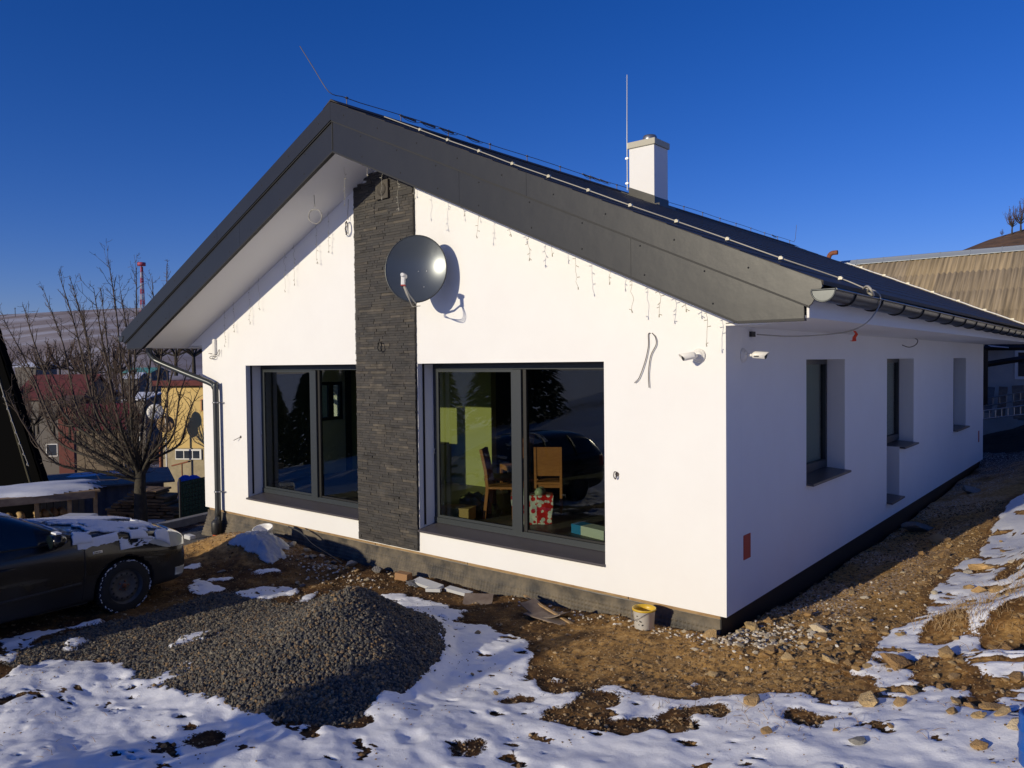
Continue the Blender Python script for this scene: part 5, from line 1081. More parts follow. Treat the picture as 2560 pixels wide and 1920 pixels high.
patch('snow',snow_ws,-1.9,-.64,-.62,.62,90,M['snowmat'],.012,'z',.008)
# mirror
mr_=MB(); mr_.lathe((-.83,-1.0,1.02),(1,0,-.02),[(.001,-.07),(.075,-.065),(.10,-.03),(.10,.02),(.07,.075),(.001,.09)],20)
mo_=mr_.build('door_mirror',M['paint'],car)
for v in mo_.data.vertices: v.co.z=1.05+(v.co.z-1.02)*.78; v.co.y=-1.0+(v.co.y+1.0)*1.15
MB().tube([(-.80,-.86,.95),(-.81,-.93,.97),(-.82,-.97,.99)],.03,8).build('mirror_arm',M['paint'],mo_)
MB().lathe((-.902,-1.0,1.05),(-1,0,0),[(.001,.003),(.078,.002),(.08,0)],20).build('mirror_glass',M['carglass'],mo_)
MB().box(-.86,-.80,-1.06,-.94,1.13,1.15).build('snow',M['snowmat'],mo_)
# door handle, grille, number plate, tail light
MB().tube([on_side(-1.45,.80,.012),on_side(-1.35,.805,.03),on_side(-1.22,.80,.012)],.012,8).build('door_handle',M['paint'],car)
MB().box(.90,.945,-.34,.34,.50,.60).build('grille',M['black'],car); MB().box(.925,.955,-.26,.26,.36,.47).build('number_plate',M['whiteplastic'],car)
patch('tail_light',lambda a,b:True,-3.6,-3.42,.70,.92,14,M['redbox'],.01,'y',.004)
# wheels
def wheel(wx,sy_):
    w=empty('wheel',(wx,sy_*.80,.315)); w.parent=car; y0=-sy_
    t=MB(); tp=[(.21,-.10),(.235,-.105),(.29,-.10),(.312,-.085),(.318,-.05),(.318,.05),(.312,.085),(.29,.10),(.235,.105),(.21,.10)]
    t.lathe((0,0,0),(0,1,0),tp,60); 
    for k in range(56):
        a=2*math.pi*k/56;c=Vector((math.cos(a),0,math.sin(a))); t.obox(c*.319+Vector((0,.0,0)),Vector((-c.z,0,c.x))*.010,(0,.088,0),c*.006)
    t.build('tyre',M['tyre'],w)
    sn=MB()
    for k in range(150):
        a=r5.uniform(0,6.28);rr=r5.uniform(.296,.322);c=Vector((math.cos(a)*rr,sy_*r5.uniform(.075,.098),math.sin(a)*rr)); 
        if rr<.308 and r5.random()<.6: continue
        sn.obox(c,Vector((-c.z,0,c.x))*.03,(0,.004,0),c.normalized()*.004)
    tag(sn.build('tread_snow',M['snowmat'],w),kind='stuff')
    r_=MB(); f=sy_
    prof=[(.001,.045),(.04,.048),(.045,.035),(.10,.038),(.125,.062),(.175,.060),(.185,.03),(.20,.03),(.212,.085),(.222,.088),(.222,.0)]
    r_.lathe((0,0,0),(0,f,0),prof,48); r_.build('rim',M['rim'],w)
    for k in range(14):
        a=2*math.pi*k/14; c=Vector((math.cos(a)*.150,f*.0622,math.sin(a)*.150)); MB().lathe(c,(0,f,0),[(.001,.001),(.013,.001),(.014,-.002)],12).build('rim_hole',M['black'],w)
    for k in range(5):
        a=2*math.pi*k/5; c=Vector((math.cos(a)*.056,f*.040,math.sin(a)*.056)); MB().lathe(c,(0,f,0),[(.001,.014),(.010,.012),(.011,0)],6).build('wheel_nut',M['rust'],w)
    MB().lathe((0,f*.04,0),(0,f,0),[(.001,.02),(.028,.018),(.03,0)],16).build('hub',M['rust'],w)
for wx in (0,-2.62):
    for sy_ in (-1,1): wheel(wx,sy_)
# foam tray seen over the bonnet
# ---------------------------------------------------------------- distant hills
def hill(name,pts,d0,d1,dz,mt,label,nd=26,back=300):
    """pts: (photo x, ridge photo y); ridge at distance d1, foot at d0"""
    px=np.linspace(pts[0][0],pts[-1][0],90);py=np.interp(px,[p[0] for p in pts],[p[1] for p in pts]);V=[]
    for k in range(nd):
        t=k/(nd-1)
        for i in range(90):
            top=Vector(at(px[i],py[i],d1)); a=Vector((top.x-CP.x,top.y-CP.y,0)); 
            if t<=.8: s=t/.8; r=d0/d1+(1-d0/d1)*s; z=dz+(top.z-dz)*(s**1.25); z+= (top.z-dz)*.03*math.sin(i*.35+s*5)*s*(1-s)*2
            else: s=(t-.8)/.2; r=1+s*back/d1; z=top.z-(top.z-dz)*.6*s*s
            V.append((CP.x+a.x*r,CP.y+a.y*r,z))
    F=[(k*90+i,k*90+i+1,(k+1)*90+i+1,(k+1)*90+i) for k in range(nd-1) for i in range(89)]
    o=MB().add(V,F,0,True).build(name,mt,fix=True); return tag(o,label,'hill',kind='structure')
def field_mat():
    m=mat('snowy_field',(.5,.5,.5),.9);nt=m.node_tree;N=nt.nodes.new;L=nt.links.new;tc=N('ShaderNodeTexCoord');mp=N('ShaderNodeMapping');mp.inputs['Rotation'].default_value=(0,0,math.radians(18));mp.inputs['Scale'].default_value=(.010,.0016,.03)
    L(tc.outputs['Object'],mp.inputs[0]);n=N('ShaderNodeTexNoise');n.inputs['Scale'].default_value=1.6;n.inputs['Detail'].default_value=7;n.inputs['Roughness'].default_value=.6;L(mp.outputs[0],n.inputs[0])
    r=N('ShaderNodeValToRGB');e=r.color_ramp.elements;e[0].position=.42;e[0].color=(.25,.195,.17,1);e[1].position=.62;e[1].color=(.46,.44,.46,1);x=e.new(.52);x.color=(.32,.27,.25,1);L(n.outputs[0],r.inputs[0]);L(r.outputs[0],nt.nodes['Principled BSDF'].inputs['Base Color']);return m
M['field']=field_mat()  # soil and snow stripes, greyed in the colour to stand for distance haze
hill('hill',[(-2200,800),(-600,800),(0,787),(145,779),(290,771),(420,768),(520,775),(700,800),(1000,850)],230,900,-15,M['field'],'snow striped ploughed hill on the horizon at left')
M['brownhill']=mat('brown_grass_slope',(.17,.095,.05),.95,noise=(.35,.9),col2=(.085,.05,.03),bump=(1.2,.8,.3))
hill('hillside',[(1900,900),(2150,760),(2390,632),(2470,600),(2560,573),(2750,520),(3100,470),(3600,470)],48,110,1.0,M['brownhill'],'steep brown hillside rising behind the corrugated barn roof',back=60)
# ---------------------------------------------------------------- bare trees
M['bark']=mat('bark',(.065,.055,.038),.95,noise=(9,.8),col2=(.03,.026,.02),bump=(25,.8,.02))
M['twig']=mat('twig_bark',(.075,.055,.04),.9)
M['twigfar']=mat('distant_twigs',(.085,.055,.04),.95)
def tree_parts(root,trunk_pts,trunk_r,targets,seed,dens=.14,tw=(.25,.8),r_l=.05,side=3,fork=None,crownm='twig',thin=.004):
    r=random.Random(seed);tr=MB();tr.tube(rnd(trunk_pts,4),[trunk_r*(1-.35*i/(4*(len(trunk_pts)-1))) for i in range(4*(len(trunk_pts)-1)+1)],10); 
    cr=MB();top=Vector(trunk_pts[-1])
    for tg in targets:
        tg=Vector(tg);st=Vector(fork) if fork else top; st=st+(top-st)*r.uniform(.2,1.0) if fork else st
        hor=Vector((tg.x-st.x,tg.y-st.y,0)); mid=st+(tg-st)*.45+hor*.16+Vector((r.uniform(-.12,.12),r.uniform(-.12,.12),-.10*(tg-st).length+r.uniform(-.1,.1)))
        P=rnd([st,st+(mid-st)*.45+Vector((r.uniform(-.05,.05),r.uniform(-.05,.05),.03)),mid,mid+(tg-mid)*.55+Vector((r.uniform(-.1,.1),r.uniform(-.1,.1),r.uniform(-.05,.1))),tg],5)
        n=len(P);R=[r_l*(1-i/(n-1))**.8+thin for i in range(n)]
        (tr if True else cr).tube(P[:n//2+1],R[:n//2+1],7,cap=False); cr.tube(P[n//2:],R[n//2:],5,cap=False)
        L=0
        for i in range(2,n):
            seg=(P[i]-P[i-1]);L+=seg.length
            while L>dens:
                L-=dens; base=P[i]-seg*r.random(); f=i/n
                dirv=seg.normalized(); pr=Vector((r.gauss(0,1),r.gauss(0,1),r.gauss(.35,.8))); d=(dirv*.9+pr.normalized()*.95+Vector((0,0,.25))).normalized(); ln=r.uniform(*tw)*(1.25-f*.75)
                q=[base]
                for k in range(3): d=(d+Vector((r.gauss(0,.16),r.gauss(0,.16),r.gauss(.10,.12)))).normalized(); q.append(q[-1]+d*ln/3)
                rb=min(R[i]*.6,.008)+thin*.5; cr.tube(q,[rb,rb*.75,rb*.55,thin*.7],side,cap=False,smooth=False)
                for k in range(r.randint(3,6)):
                    j=r.randint(1,3); b=q[j]-(q[j]-q[j-1])*r.random(); e=(d*.5+Vector((r.gauss(0,1),r.gauss(0,1),r.gauss(.2,1))).normalized()).normalized()*r.uniform(.05,.28)*min(1,ln*1.5)
                    cr.tube([b,b+e*.6,b+e+Vector((0,0,.02))],[thin,thin*.85,thin*.8],3,cap=False,smooth=False)
                    
    tr.build('trunk',M['bark'],root,fix=False); cr.build('crown',M[crownm],root,fix=False)
D0=16.0
loc=Vector(at(350,1300,D0)); loc.z=-1.75
t1=empty('bare_tree',loc,'large leafless fruit tree behind the bonnet of the car, left of the house','tree')
pz=lambda x,y,d:Vector(at(x,y,d))-loc
tg=[(9,800,-.6),(9,845,.6),(60,770,.5),(148,687,-.4),(174,690,.6),(234,719,-.8),(269,640,.2),(252,724,1.0),(341,669,-.5),(417,661,.3),(380,690,.9),(300,720,-.9),(503,962,-.3),(480,905,.8),(455,870,-.6),(90,880,.9),(20,985,-.8),(150,990,.8),(430,940,1.1),(200,760,0.),(320,780,1.2),(110,730,1.0)]
tree_parts(t1,[(0,0,0),pz(352,1290,D0),pz(350,1230,D0),pz(352,1175,D0)],.15,[pz(x,y,D0+d*1.3) for x,y,d in tg],3,dens=.095,tw=(.22,.80),r_l=.033,fork=pz(350,1215,D0))
def simple_tree(name,label,loc,H,S,seed,group=None,dens=.5,thin=.02,crownm='twigfar'):
    r=random.Random(seed);t=empty(name,loc,label,'tree',group); T=[]
    for k in range(13): a=r.uniform(0,6.28);q=r.uniform(.25,1); T.append((math.cos(a)*S*q,math.sin(a)*S*q,H*(1.05-.45*q*q)*r.uniform(.8,1)))
    tree_parts(t,[(0,0,-.5),(0,0,H*.1),(0.02,0,H*.22)],.03*H,T,seed,dens=dens,tw=(.12*H,.28*H),r_l=.012*H,thin=thin,crownm=crownm); return t
# far trees: three built, the rest copied
protos=[]
specs=[(398,925,70,5.0,3.0,'dark leafless tree behind the yellow house, nearest the downpipe'),(440,925,66,5.4,3.2,'dark leafless tree above the red eave of the yellow house'),(485,930,62,5.6,3.0,'leafless tree just left of the white house wall'),
 (110,945,150,7,6,'brown rounded tree at the left end of the distant clump'),(150,940,155,8,6.5,'tallest brown tree in the middle of the distant clump'),(190,948,150,7,6,'brown tree at the right end of the distant clump'),(230,955,130,6,5,'brown bush between the clump and the snowy roofs'),
 (60,1010,60,3,2.4,'bare shrub before the red roof at far left'),(290,960,110,6.5,2.6,'dark narrow tree beside the distant snowy roofs'),(262,1040,40,2.6,2.0,'bare shrub in front of the crimson roof'),(330,1040,42,3.0,2.0,'bare shrub left of the yellow house'),(85,1090,36,2.2,2.0,'bare bush behind the grey metal shed'),(200,1100,34,2.2,2.2,'leafless bush above the metal shed roof'),
 (20,930,220,7,7,'far hazy tree at the left edge above the snow field'),(55,1060,52,2.6,2.4,'bare brown shrub under the red roof, leftmost of the shrubs'),(95,1075,50,2.8,2.6,'bare brown shrub under the middle of the red roof'),(135,1080,48,3.0,2.4,'bare brown shrub before the brick annex'),(175,1095,40,2.6,2.4,'bare brown shrub right of the brick annex'),(235,1110,34,2.4,2.2,'bare brown shrub just above the shed roof beside the tree'),(290,1100,36,2.8,2.4,'bare brown shrub behind the trunk of the large tree'),(325,1120,32,2.2,2.0,'bare brown shrub between the tree and the rusty post'),(270,1010,90,5,4.0,'bare tree among the snowy roofs'),(215,965,120,6,5.0,'bare tree behind the crimson roof'),
 (340,900,260,8,8,'far tree line piece left of the downpipe bend'),(300,905,280,8,8,'far tree below the hill foot')]
for i,(px,py,d,h,s,l) in enumerate(specs):
    b=Vector(at(px,py,d))
    if i<3 or i in (3,8): t=simple_tree('leafless_tree',l,b,h,s,100+i,dens=.35 if i<3 else .5,thin=.012 if i<3 else .05); protos.append((t,h))
    else:
        src,h0=protos[i%2+ (3 if d>100 and len(protos)>4 else 0)] if not (d>100) else protos[3 if i!=8 else 4]
        t=copy_tree(src); t.location=b; k=h/h0; t.scale=(k,k,k); t.rotation_euler=(0,0,i*1.7); t['label']=l
bt=[]
for i,(px,py,h) in enumerate(((2530,585,4.2),(2552,580,5.0),(2505,592,1.2))):
    b=Vector(at(px,py,109)); l=('thin leafless birch on the brown hillside, left one','taller leafless birch at the right edge on the brown hillside','low bush on the crest of the brown hillside')[i]
    if i==0: t=simple_tree('leafless_tree',l,b,h,1.0,300,dens=.3,thin=.011); bt.append(t)
    else: t=copy_tree(bt[0]);t.location=b;k=h/4.2;t.scale=(k,k,k);t.rotation_euler=(0,0,2);t['label']=l
# spruces behind the photographer (mirrored in the panes, small one added to shade the heap)
M['needle']=mat('spruce_needles',(.018,.035,.016),.9)
def spruce(loc,H,R,seed,label,n=900):
    r=random.Random(seed);t=empty('spruce',loc,label,'tree','spruces on the slope behind the viewpoint');MB().tube([(0,0,-.3),(0,0,H)],[.03*H+.02,.01],8).build('trunk',M['bark'],t);m=MB()
    for k in range(n):
        h=H*(.06+.92*r.random()**.8);rad=R*(1-h/H)**.85+.03;a=r.uniform(0,6.28);q=rad*r.uniform(.35,1);c=Vector((math.cos(a)*q,math.sin(a)*q,h-.25*q));o_=Vector((math.cos(a),math.sin(a),-.35)).normalized();sd=Vector((-math.sin(a),math.cos(a),0));s=.10*R+.03*H*r.random()
        m.add([c-sd*s*.4,c+sd*s*.4,c+o_*s+sd*.1*s,c+o_*s-sd*.1*s,c+Vector((0,0,s*.25))],[(0,1,2,3),(0,1,4),(1,2,4),(2,3,4),(3,0,4)])
    m.build('crown',M['needle'],t,fix=False);return t
spruce((-2.95,-9.2,gz(-2.95,-9.2)),1.95,.55,1,'small unseen spruce added left behind the viewpoint to shade the gravel heap',1500)
s0=spruce((-26,-29,gz(-26,-29)),7.5,2.8,2,'tall spruce on the slope behind the viewpoint, first of the row',3200)
for i,(x,y,k) in enumerate(((-30,-31,1.0),(-34,-29,.9),(-38.5,-31,1.1),(-43,-29,1.0),(-48,-31,1.05),(-54,-33,1.1),(-61,-34,1.1),(-69,-36,1.1))):
    c=copy_tree(s0);c.location=(x,y,gz(x,y));c.scale=(k,k,k);c.rotation_euler=(0,0,i);c['label']='tall spruce on the slope behind the viewpoint, '+('second','third','fourth','fifth','sixth','seventh','eighth','last')[i]+' of the row'
# ---------------------------------------------------------------- houses and sheds at left
def pm(n,c,**k): M[n]=mat(n,c,.85,**k); return M[n]
pm('red_roof',(.15,.032,.030),noise=(1.5,.8),col2=(.10,.024,.024)); pm('crimson_roof',(.20,.018,.035),noise=(1.5,.8),col2=(.13,.014,.024)); pm('yellow_wall',(.72,.52,.20),noise=(1,.6),col2=(.66,.47,.18)); pm('beige_plinth',(.42,.35,.22),noise=(3,.8),col2=(.30,.25,.16)); pm('grey_wall',(.14,.125,.11)); pm('brick_red',(.14,.04,.03)); pm('teal_roof',(.10,.32,.28)); pm('snow_roof',(.68,.70,.76)); pm('brown_roof',(.10,.06,.045)); pm('cream_wall',(.26,.20,.13))
M['pane_dark']=mat('dark_window_pane',(.02,.025,.03),.1,spec=.8)
def bldg(name,px0,px1,pr,pe,pb,d,rz,wm,rm,label,wins=(),depth=None,gable=0):
    c=(px0+px1)/2;w=(px1-px0)/1924.8*d;zr=at(c,pr,d)[2];ze=at(c,pe,d)[2];zb=at(c,pb,d)[2]; zb=min(zb,float(base_height(*[np.array(v) for v in at(c,pb,d)[:2]])))-.2
    dp=depth or w*.7; b=Vector(at(c,pb,d));b.z=zb; a=math.atan2(CR.y,CR.x)+rz; o=empty(name,b,label,'building',rz=a); h=ze-zb;H=zr-zb
    MB().box(-w/2,w/2,0,dp,0,h).build('wall',M[wm],o); e=.35 if d<100 else .5
    r=MB().prism([(-e,h-.1),(dp/2,H),(dp+e,h-.1),(dp+e,h-.25),(dp/2,H-.2),(-e,h-.25)],lambda u,v,w_:(w_,u,v),-w/2-e*.7,w/2+e*.7).build('roof',M[rm],o)
    MB().prism([(0,h),(dp,h),(dp/2,H-.2)],lambda u,v,w_:(w_,u,v),-w/2,w/2).build('gable',M[wm],o)
    for (x,z,ww,hh) in wins:
        f=MB().box(x-ww/2-.07,x+ww/2+.07,-.05,-.002,z-.07,z+hh+.07).build('window',M['whiteplastic'],o); MB().box(x-ww/2,x+ww/2,-.06,-.051,z,z+hh).build('pane',M['pane_dark'],f)
    return o
bldg('village_house',42,205,937,993,1085,70,0,'grey_wall','red_roof','long grey house with a dull red roof seen through the branches at left',[(-1.8,3.2,.9,1.0),(.2,3.2,.9,1.0),(1.9,3.2,.8,1.0)],6)
bldg('brick_annex',146,184,990,1006,1088,64,0,'brick_red','brown_roof','narrow red brick annex in front of the long grey house',[],3)
bldg('village_house',197,305,1012,1064,1100,46,.25,'cream_wall','crimson_roof','low house with a steep crimson roof behind the bare tree',[],4)
bldg('village_house',222,270,976,990,1010,120,.2,'cream_wall','snow_roof','distant cream house under a snowy roof, left of two',[(0,3,1,1)],6)
bldg('village_house',312,366,982,996,1016,100,-.2,'grey_wall','snow_roof','distant grey house under a snowy roof near the yellow house',[(0,3,1,1)],6)
bldg('village_house',310,344,931,945,965,200,.1,'grey_wall','snow_roof','far small house with a white roof below the teal hall',[],8)
bldg('village_hall',306,378,919,930,942,230,0,'grey_wall','teal_roof','far long hall with a teal roof at the foot of the hill',[],12)
bldg('village_house',38,90,906,916,934,260,0,'grey_wall','snow_roof','far building with a bluish snowy roof at the left edge',[],12)
bldg('village_house',150,205,955,968,985,140,.1,'brick_red','brown_roof','far brown roofed house behind the red roof',[],8)
yh=empty('yellow_house',at(560,1205,34),'yellow rendered house with a beige basement left of the white house','building',rz=math.atan2(CR.y,CR.x)-.12)
zf=lambda py:at(460,py,34)[2]-yh.location.z
MB().box(-2.85,3,0,7,zf(1121),zf(960)).build('wall',M['yellow_wall'],yh); MB().box(-2.85,3,.03,7,-3,zf(1121)-.002).build('basement',M['beige_plinth'],yh)
MB().box(-3.1,3.2,-.3,7.2,zf(964),zf(951)).build('roof',M['red_roof'],yh)
bx=-1.62
f=MB().box(bx-.62,bx+.6,-.03,.025,zf(1150),zf(1124)).build('window',M['whiteplastic'],yh)
for k,(a,w_) in enumerate(((-.42,.34),(-.02,.36),(.36,.3))): MB().box(bx+a-w_/2,bx+a+w_/2,-.04,-.031,zf(1147),zf(1128)).build('pane',M['pane_dark'],f)
f=MB().box(-1.0,-.45,-.03,-.002,zf(1028),zf(998)).build('window',M['chairwood'],yh); MB().box(-.94,-.5,-.04,-.031,zf(1026),zf(1000)).build('pane',M['pane_dark'],f)
yd=empty('satellite_dish',at(414,1060,33.4),'small brown satellite dish on the yellow house','satellite dish'); MB().lathe((0,0,0),(.75,-.65,.1),[(.001,-.06),(.2,-.03),(.36,.02),(.37,.0)],20).tube([(0,0,0),(-.1,.5,-.1)],.03,6).build('reflector',M['wood'],yd)
yd=empty('satellite_dish',at(388,1030,33),'small white satellite dish left of the yellow house wall','satellite dish'); MB().lathe((0,0,0),(.75,-.65,.1),[(.001,-.06),(.2,-.03),(.34,.02),(.35,.0)],20).tube([(0,0,0),(-.1,.5,-.1)],.03,6).tube([(-.1,.5,-.1),(-.1,.5,-3)],.04,6).build('reflector',M['whiteplastic'],yd)
po=Vector(at(403,1172,30)); o=MB().tube([(0,0,-1),(0,0,.95)],.07,8).build('pole',M['rust']);o.location=po;tag(o,'rusty red post before the corner of the yellow house','post')
rl=Vector(at(455,1165,28)); o=MB().tube([(-.75,0,-.05),(.6,0,.22)],.03,6).tube([(0,0,.1),(0,0,-1)],.025,6).build('railing',M['rust']);o.location=rl;tag(o,'rusty pipe railing below the basement window','railing')
M['bluetarp']=mat('blue_tarpaulin',(.02,.10,.5),.5)
for i,(px,r_) in enumerate(((463,.22),(484,.25))):
    o=MB().lathe((0,0,0),(0,0,1),[(r_,-.5),(r_,0),(r_*.85,.12),(r_*.4,.2),(.001,.22)],20).build('barrel',M['bluetarp']);o.location=at(px,1205,23.5);tag(o,('left','right')[i]+' one of two blue covered barrels below the yellow house','barrel')
# metal shed
M['zinc']=mat('shed_zinc_sheet',(.20,.20,.20),.55,metal=.3,noise=(2,.8),col2=(.11,.12,.14)); M['shedroof']=mat('shed_roof',(.24,.21,.18),.8,spec=.2,noise=(1.5,.8),col2=(.18,.155,.13))
A_=Vector(at(447,1189,24));B_=Vector(at(-160,1226,21.2));A_.z=B_.z=-.94; ux=(A_-B_).normalized(); ang=math.atan2(ux.y,ux.x); Ls=(A_-B_).length
sh=empty('metal_shed',B_,'long low shed of ribbed grey sheet metal with a flat bluish roof','shed',rz=ang)
x=0
while x<Ls-.5:
    m=MB();n=12;V=[]
    for i in range(n+1):
        u=i/n*.94; y=-.018 if (i%4) in (1,2) else 0; V+=[(u,y,-2.4),(u,y,-.02),(u,y+.02,-2.4),(u,y+.02,-.02)]
    F=[]
    for i in range(n): a=i*4; F+=[(a,a+4,a+5,a+1),(a+2,a+3,a+7,a+6),(a+1,a+5,a+7,a+3)]
    if x==0: pm_=m.add(V,F).mesh('wall_panel',M['zinc'])
    link('wall_panel',pm_,sh,(x,0,0)); x+=.945
MB().box(x,x+.03,0,3.2,-2.4,-.02).build('side_wall',M['zinc'],sh); MB().box(-.2,x+.35,-.22,3.4,-.015,.04).build('roof',M['shedroof'],sh)
sn=MB();r6=random.Random(3)
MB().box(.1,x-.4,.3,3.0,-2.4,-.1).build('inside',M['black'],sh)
crn=lambda name,cx,cy,z0,rx,ry,h,par,seed:None
def snow_pad(cx,cy,z0,rx,ry,h,par,seed,n=26,name='snow'):
    u=np.linspace(-1,1,n);U,Vv=np.meshgrid(u,u);r=np.hypot(U,Vv);a=np.arctan2(Vv,U);lim=.82+.12*np.sin(3*a+seed)+.06*np.sin(7*a+seed)
    k=np.clip(1-(np.maximum(np.abs(U),np.abs(Vv))*.6+r*.4)**4/lim**4,0,1);z=z0+h*np.sqrt(k)*(.8+.3*fbm(U*2+seed,Vv*2,3,seed))
    ids=np.arange(n*n).reshape(n,n);F=np.stack([ids[:-1,:-1],ids[:-1,1:],ids[1:,1:],ids[1:,:-1]],-1).reshape(-1,4);keep=((k[:-1,:-1]>0)|(k[1:,1:]>0)).reshape(-1)
    return link(name,np_mesh(name,np.stack([cx+U*rx,cy+Vv*ry,z],-1).reshape(-1,3),F[keep],M['snowmat'],True),par)
snow_pad(x-1.9,2.6,.035,.9,.5,.06,sh,2)
# woodshed with thick snow
C_=Vector(at(250,1219,15.4));E_=Vector(at(-60,1256,14.2)); z1=C_.z; C_.z=E_.z=min(C_.z,E_.z); ux=(C_-E_).normalized(); ws=empty('wood_shed',E_,'open wood shed with firewood inside and snow on its flat roof','shed',rz=math.atan2(ux.y,ux.x)); Lw_=(C_-E_).length
MB().box(-.5,Lw_,-.05,1.7,-.02,.02).build('roof',M['wood'],ws); MB().box(-.5,Lw_-.1,-.075,-.051,-.12,.015).build('roof_beam',M['tarpaper'],ws)
snow_pad(Lw_*.36,.85,.018,1.75,.95,.12,ws,5,40)
for xx in (Lw_*.45,Lw_*.72,Lw_-.12): MB().box(xx,xx+.07,.0,.07,-1.4,-.021).build('post',M['wood'],ws)
for k in range(9):
    xx=Lw_*.45+.08+k*.115; 
    if xx<Lw_-.15: MB().box(xx,xx+.10,1.2,1.22,-1.3,-.05-.1*(k%2)).build('plank',M['zinc'],ws)
MB().box(-.4,Lw_*.5,1.55,1.58,-1.4,-.03).build('back_wall',M['black'],ws)
M['logend']=object_mat('split_log',[(.40,.26,.12),(.28,.16,.07),(.50,.34,.16),(.2,.12,.06)],.9)
lg=MB().lathe((0,0,0),(0,1,0),[(.001,0),(.07,0),(.075,.4),(.001,.4)],7).mesh('log',M['logend'])
r7=random.Random(12)
fw=empty('firewood',E_+ux*(Lw_*.05)+Vector((0,0,-1.25)),'stack of split logs with pale ends inside the open wood shed','firewood',rz=ws.rotation_euler.z)
for row in range(7):
    for k in range(13):
        if r7.random()<.93 and k*.15<1.95-row*.09: o=link('log',lg,fw,(k*.15+r7.uniform(-.02,.02)+(row%2)*.07,.45+r7.uniform(-.06,.06),row*.125+.06)); o.rotation_euler=(0,r7.uniform(0,6.2),0);o.scale=(r7.uniform(.8,1.05),1,r7.uniform(.8,1.05))
# stacked boards pile
M['slab']=object_mat('stacked_slabs',[(.16,.10,.055),(.24,.16,.085),(.11,.07,.04),(.30,.20,.11)],.9,noise=(4,.3))
wpl=Vector(at(278,1308,17.0)); wp=empty('board_stack',wpl,'tall stack of brown offcut boards with snow on it behind the tree trunk','board stack',rz=math.atan2(CR.y,CR.x)-.1)
sl_=MB().box(-.5,.5,-.5,.5,-.5,.5).mesh('board',M['slab']); zb0=-.9
for row in range(26):
    z=zb0+row*.066; left=.05+max(0,row-19)*.10+r7.uniform(0,.06); right=1.62-max(0,row-18)*.07; xx=left
    while xx<right:
        w=r7.uniform(.16,.42); o=link('board',sl_,wp,(xx+w/2,r7.uniform(-.05,.05),z)); o.scale=(w-.01,r7.uniform(.5,.65),r7.uniform(.035,.06)); o.rotation_euler=(0,r7.uniform(-.03,.03),r7.uniform(-.08,.08)); xx+=w+.012
for k,(cx,z,rx_) in enumerate(((.35,.05,.22),(.9,.06,.16),(1.25,.12,.3))): snow_pad(cx,-.38,z,rx_,.12,.06,wp,k+3,14)
snow_pad(-.3,-.3,-.03,.5,.3,.08,wp,9,16)
# green mesh fence
gfa=Vector(at(449,1205,16.2));gfb=Vector(at(520,1203,17));u_=(gfb-gfa); gf=empty('mesh_fence',gfa,'dark green mesh fence closing the gap beside the house corner','fence',rz=math.atan2(u_.y,u_.x)); M['greenmesh']=mat('green_mesh',(.02,.07,.055),.8,noise=(30,.9),col2=(.01,.035,.03)); Lg=Vector((u_.x,u_.y,0)).length+1.2
MB().box(0,Lg,0,.012,-1.3,0).build('mesh',M['greenmesh'],gf)
wm=MB()
for k in range(int(Lg/.09)): wm.tube([(k*.09,-.006,-1.3),(k*.09+.0,-.006,0)],.004,3,cap=False,smooth=False)
for k in range(14): wm.tube([(0,-.008,-k*.09),(Lg,-.008,-k*.09)],.004,3,cap=False,smooth=False)
tag(wm.build('wire_grid',M['darkplastic'],gf,fix=False),kind='stuff')
for xx in (0,Lg): MB().tube([(xx,0,-1.4),(xx,0,.06)],.025,8).build('post',M['darkplastic'],gf)
# concrete kerb wall
ka=Vector(at(380,1326,14.5));kb=Vector(at(545,1292,15.9));u_=kb-ka;ka-=u_.normalized()*2.5;kb+=u_.normalized()*1.5
o=empty('retaining_wall',ka,'low grey concrete edge wall behind the gravel strip','wall',rz=math.atan2(u_.y,u_.x)); bevel_mod(MB().box(0,(kb-ka).length,0,.18,-.9,.03).build('wall',M['concrete'],o),.01)
wt=empty('foam_tray',at(163,1300,13.6),'white foam tray standing behind the bonnet of the car','tray'); bevel_mod(MB().box(-.06,.5,-.2,.2,-.06,.09).build('tray',M['styro'],wt),.03)
wt.rotation_euler=(0,0,math.atan2(CR.y,CR.x)-.1); MB().box(-.04,.48,-.19,.19,-1.0,-.0601).build('stand',M['concrete'],wt)
# black A-frame hut
d=20.;ap=Vector(at(-62,690,d));rb=Vector(at(121,1180,d));lb=Vector(at(-245,1180,d)); gh=rb.z-1.2
M['tar']=mat('black_tar_board',(.008,.008,.008),.8,noise=(6,.8,(1,1,8)),col2=(.004,.004,.004),spec=.2) if False else mat('black_tar_board',(.006,.006,.006),1.0,spec=.0)
af=empty('aframe_hut',rb,'black steep roofed hut cut off by the left edge of the picture','hut'); vd=Vector((rb.x-CP.x,rb.y-CP.y,0)).normalized()
def loc_(v): return v-rb
rb2=Vector((rb.x,rb.y,gh))+(rb-ap)*((rb.z-gh)/(ap.z-rb.z));lb2=Vector((lb.x,lb.y,gh))+(lb-ap)*((rb.z-gh)/(ap.z-rb.z))
g=[loc_(ap),loc_(rb2),loc_(lb2)];MB().add([p for p in g]+[p+vd*3.5 for p in g],[(0,1,2),(3,5,4),(0,3,4,1),(1,4,5,2),(2,5,3,0)]).build('wall',M['tar'],af)
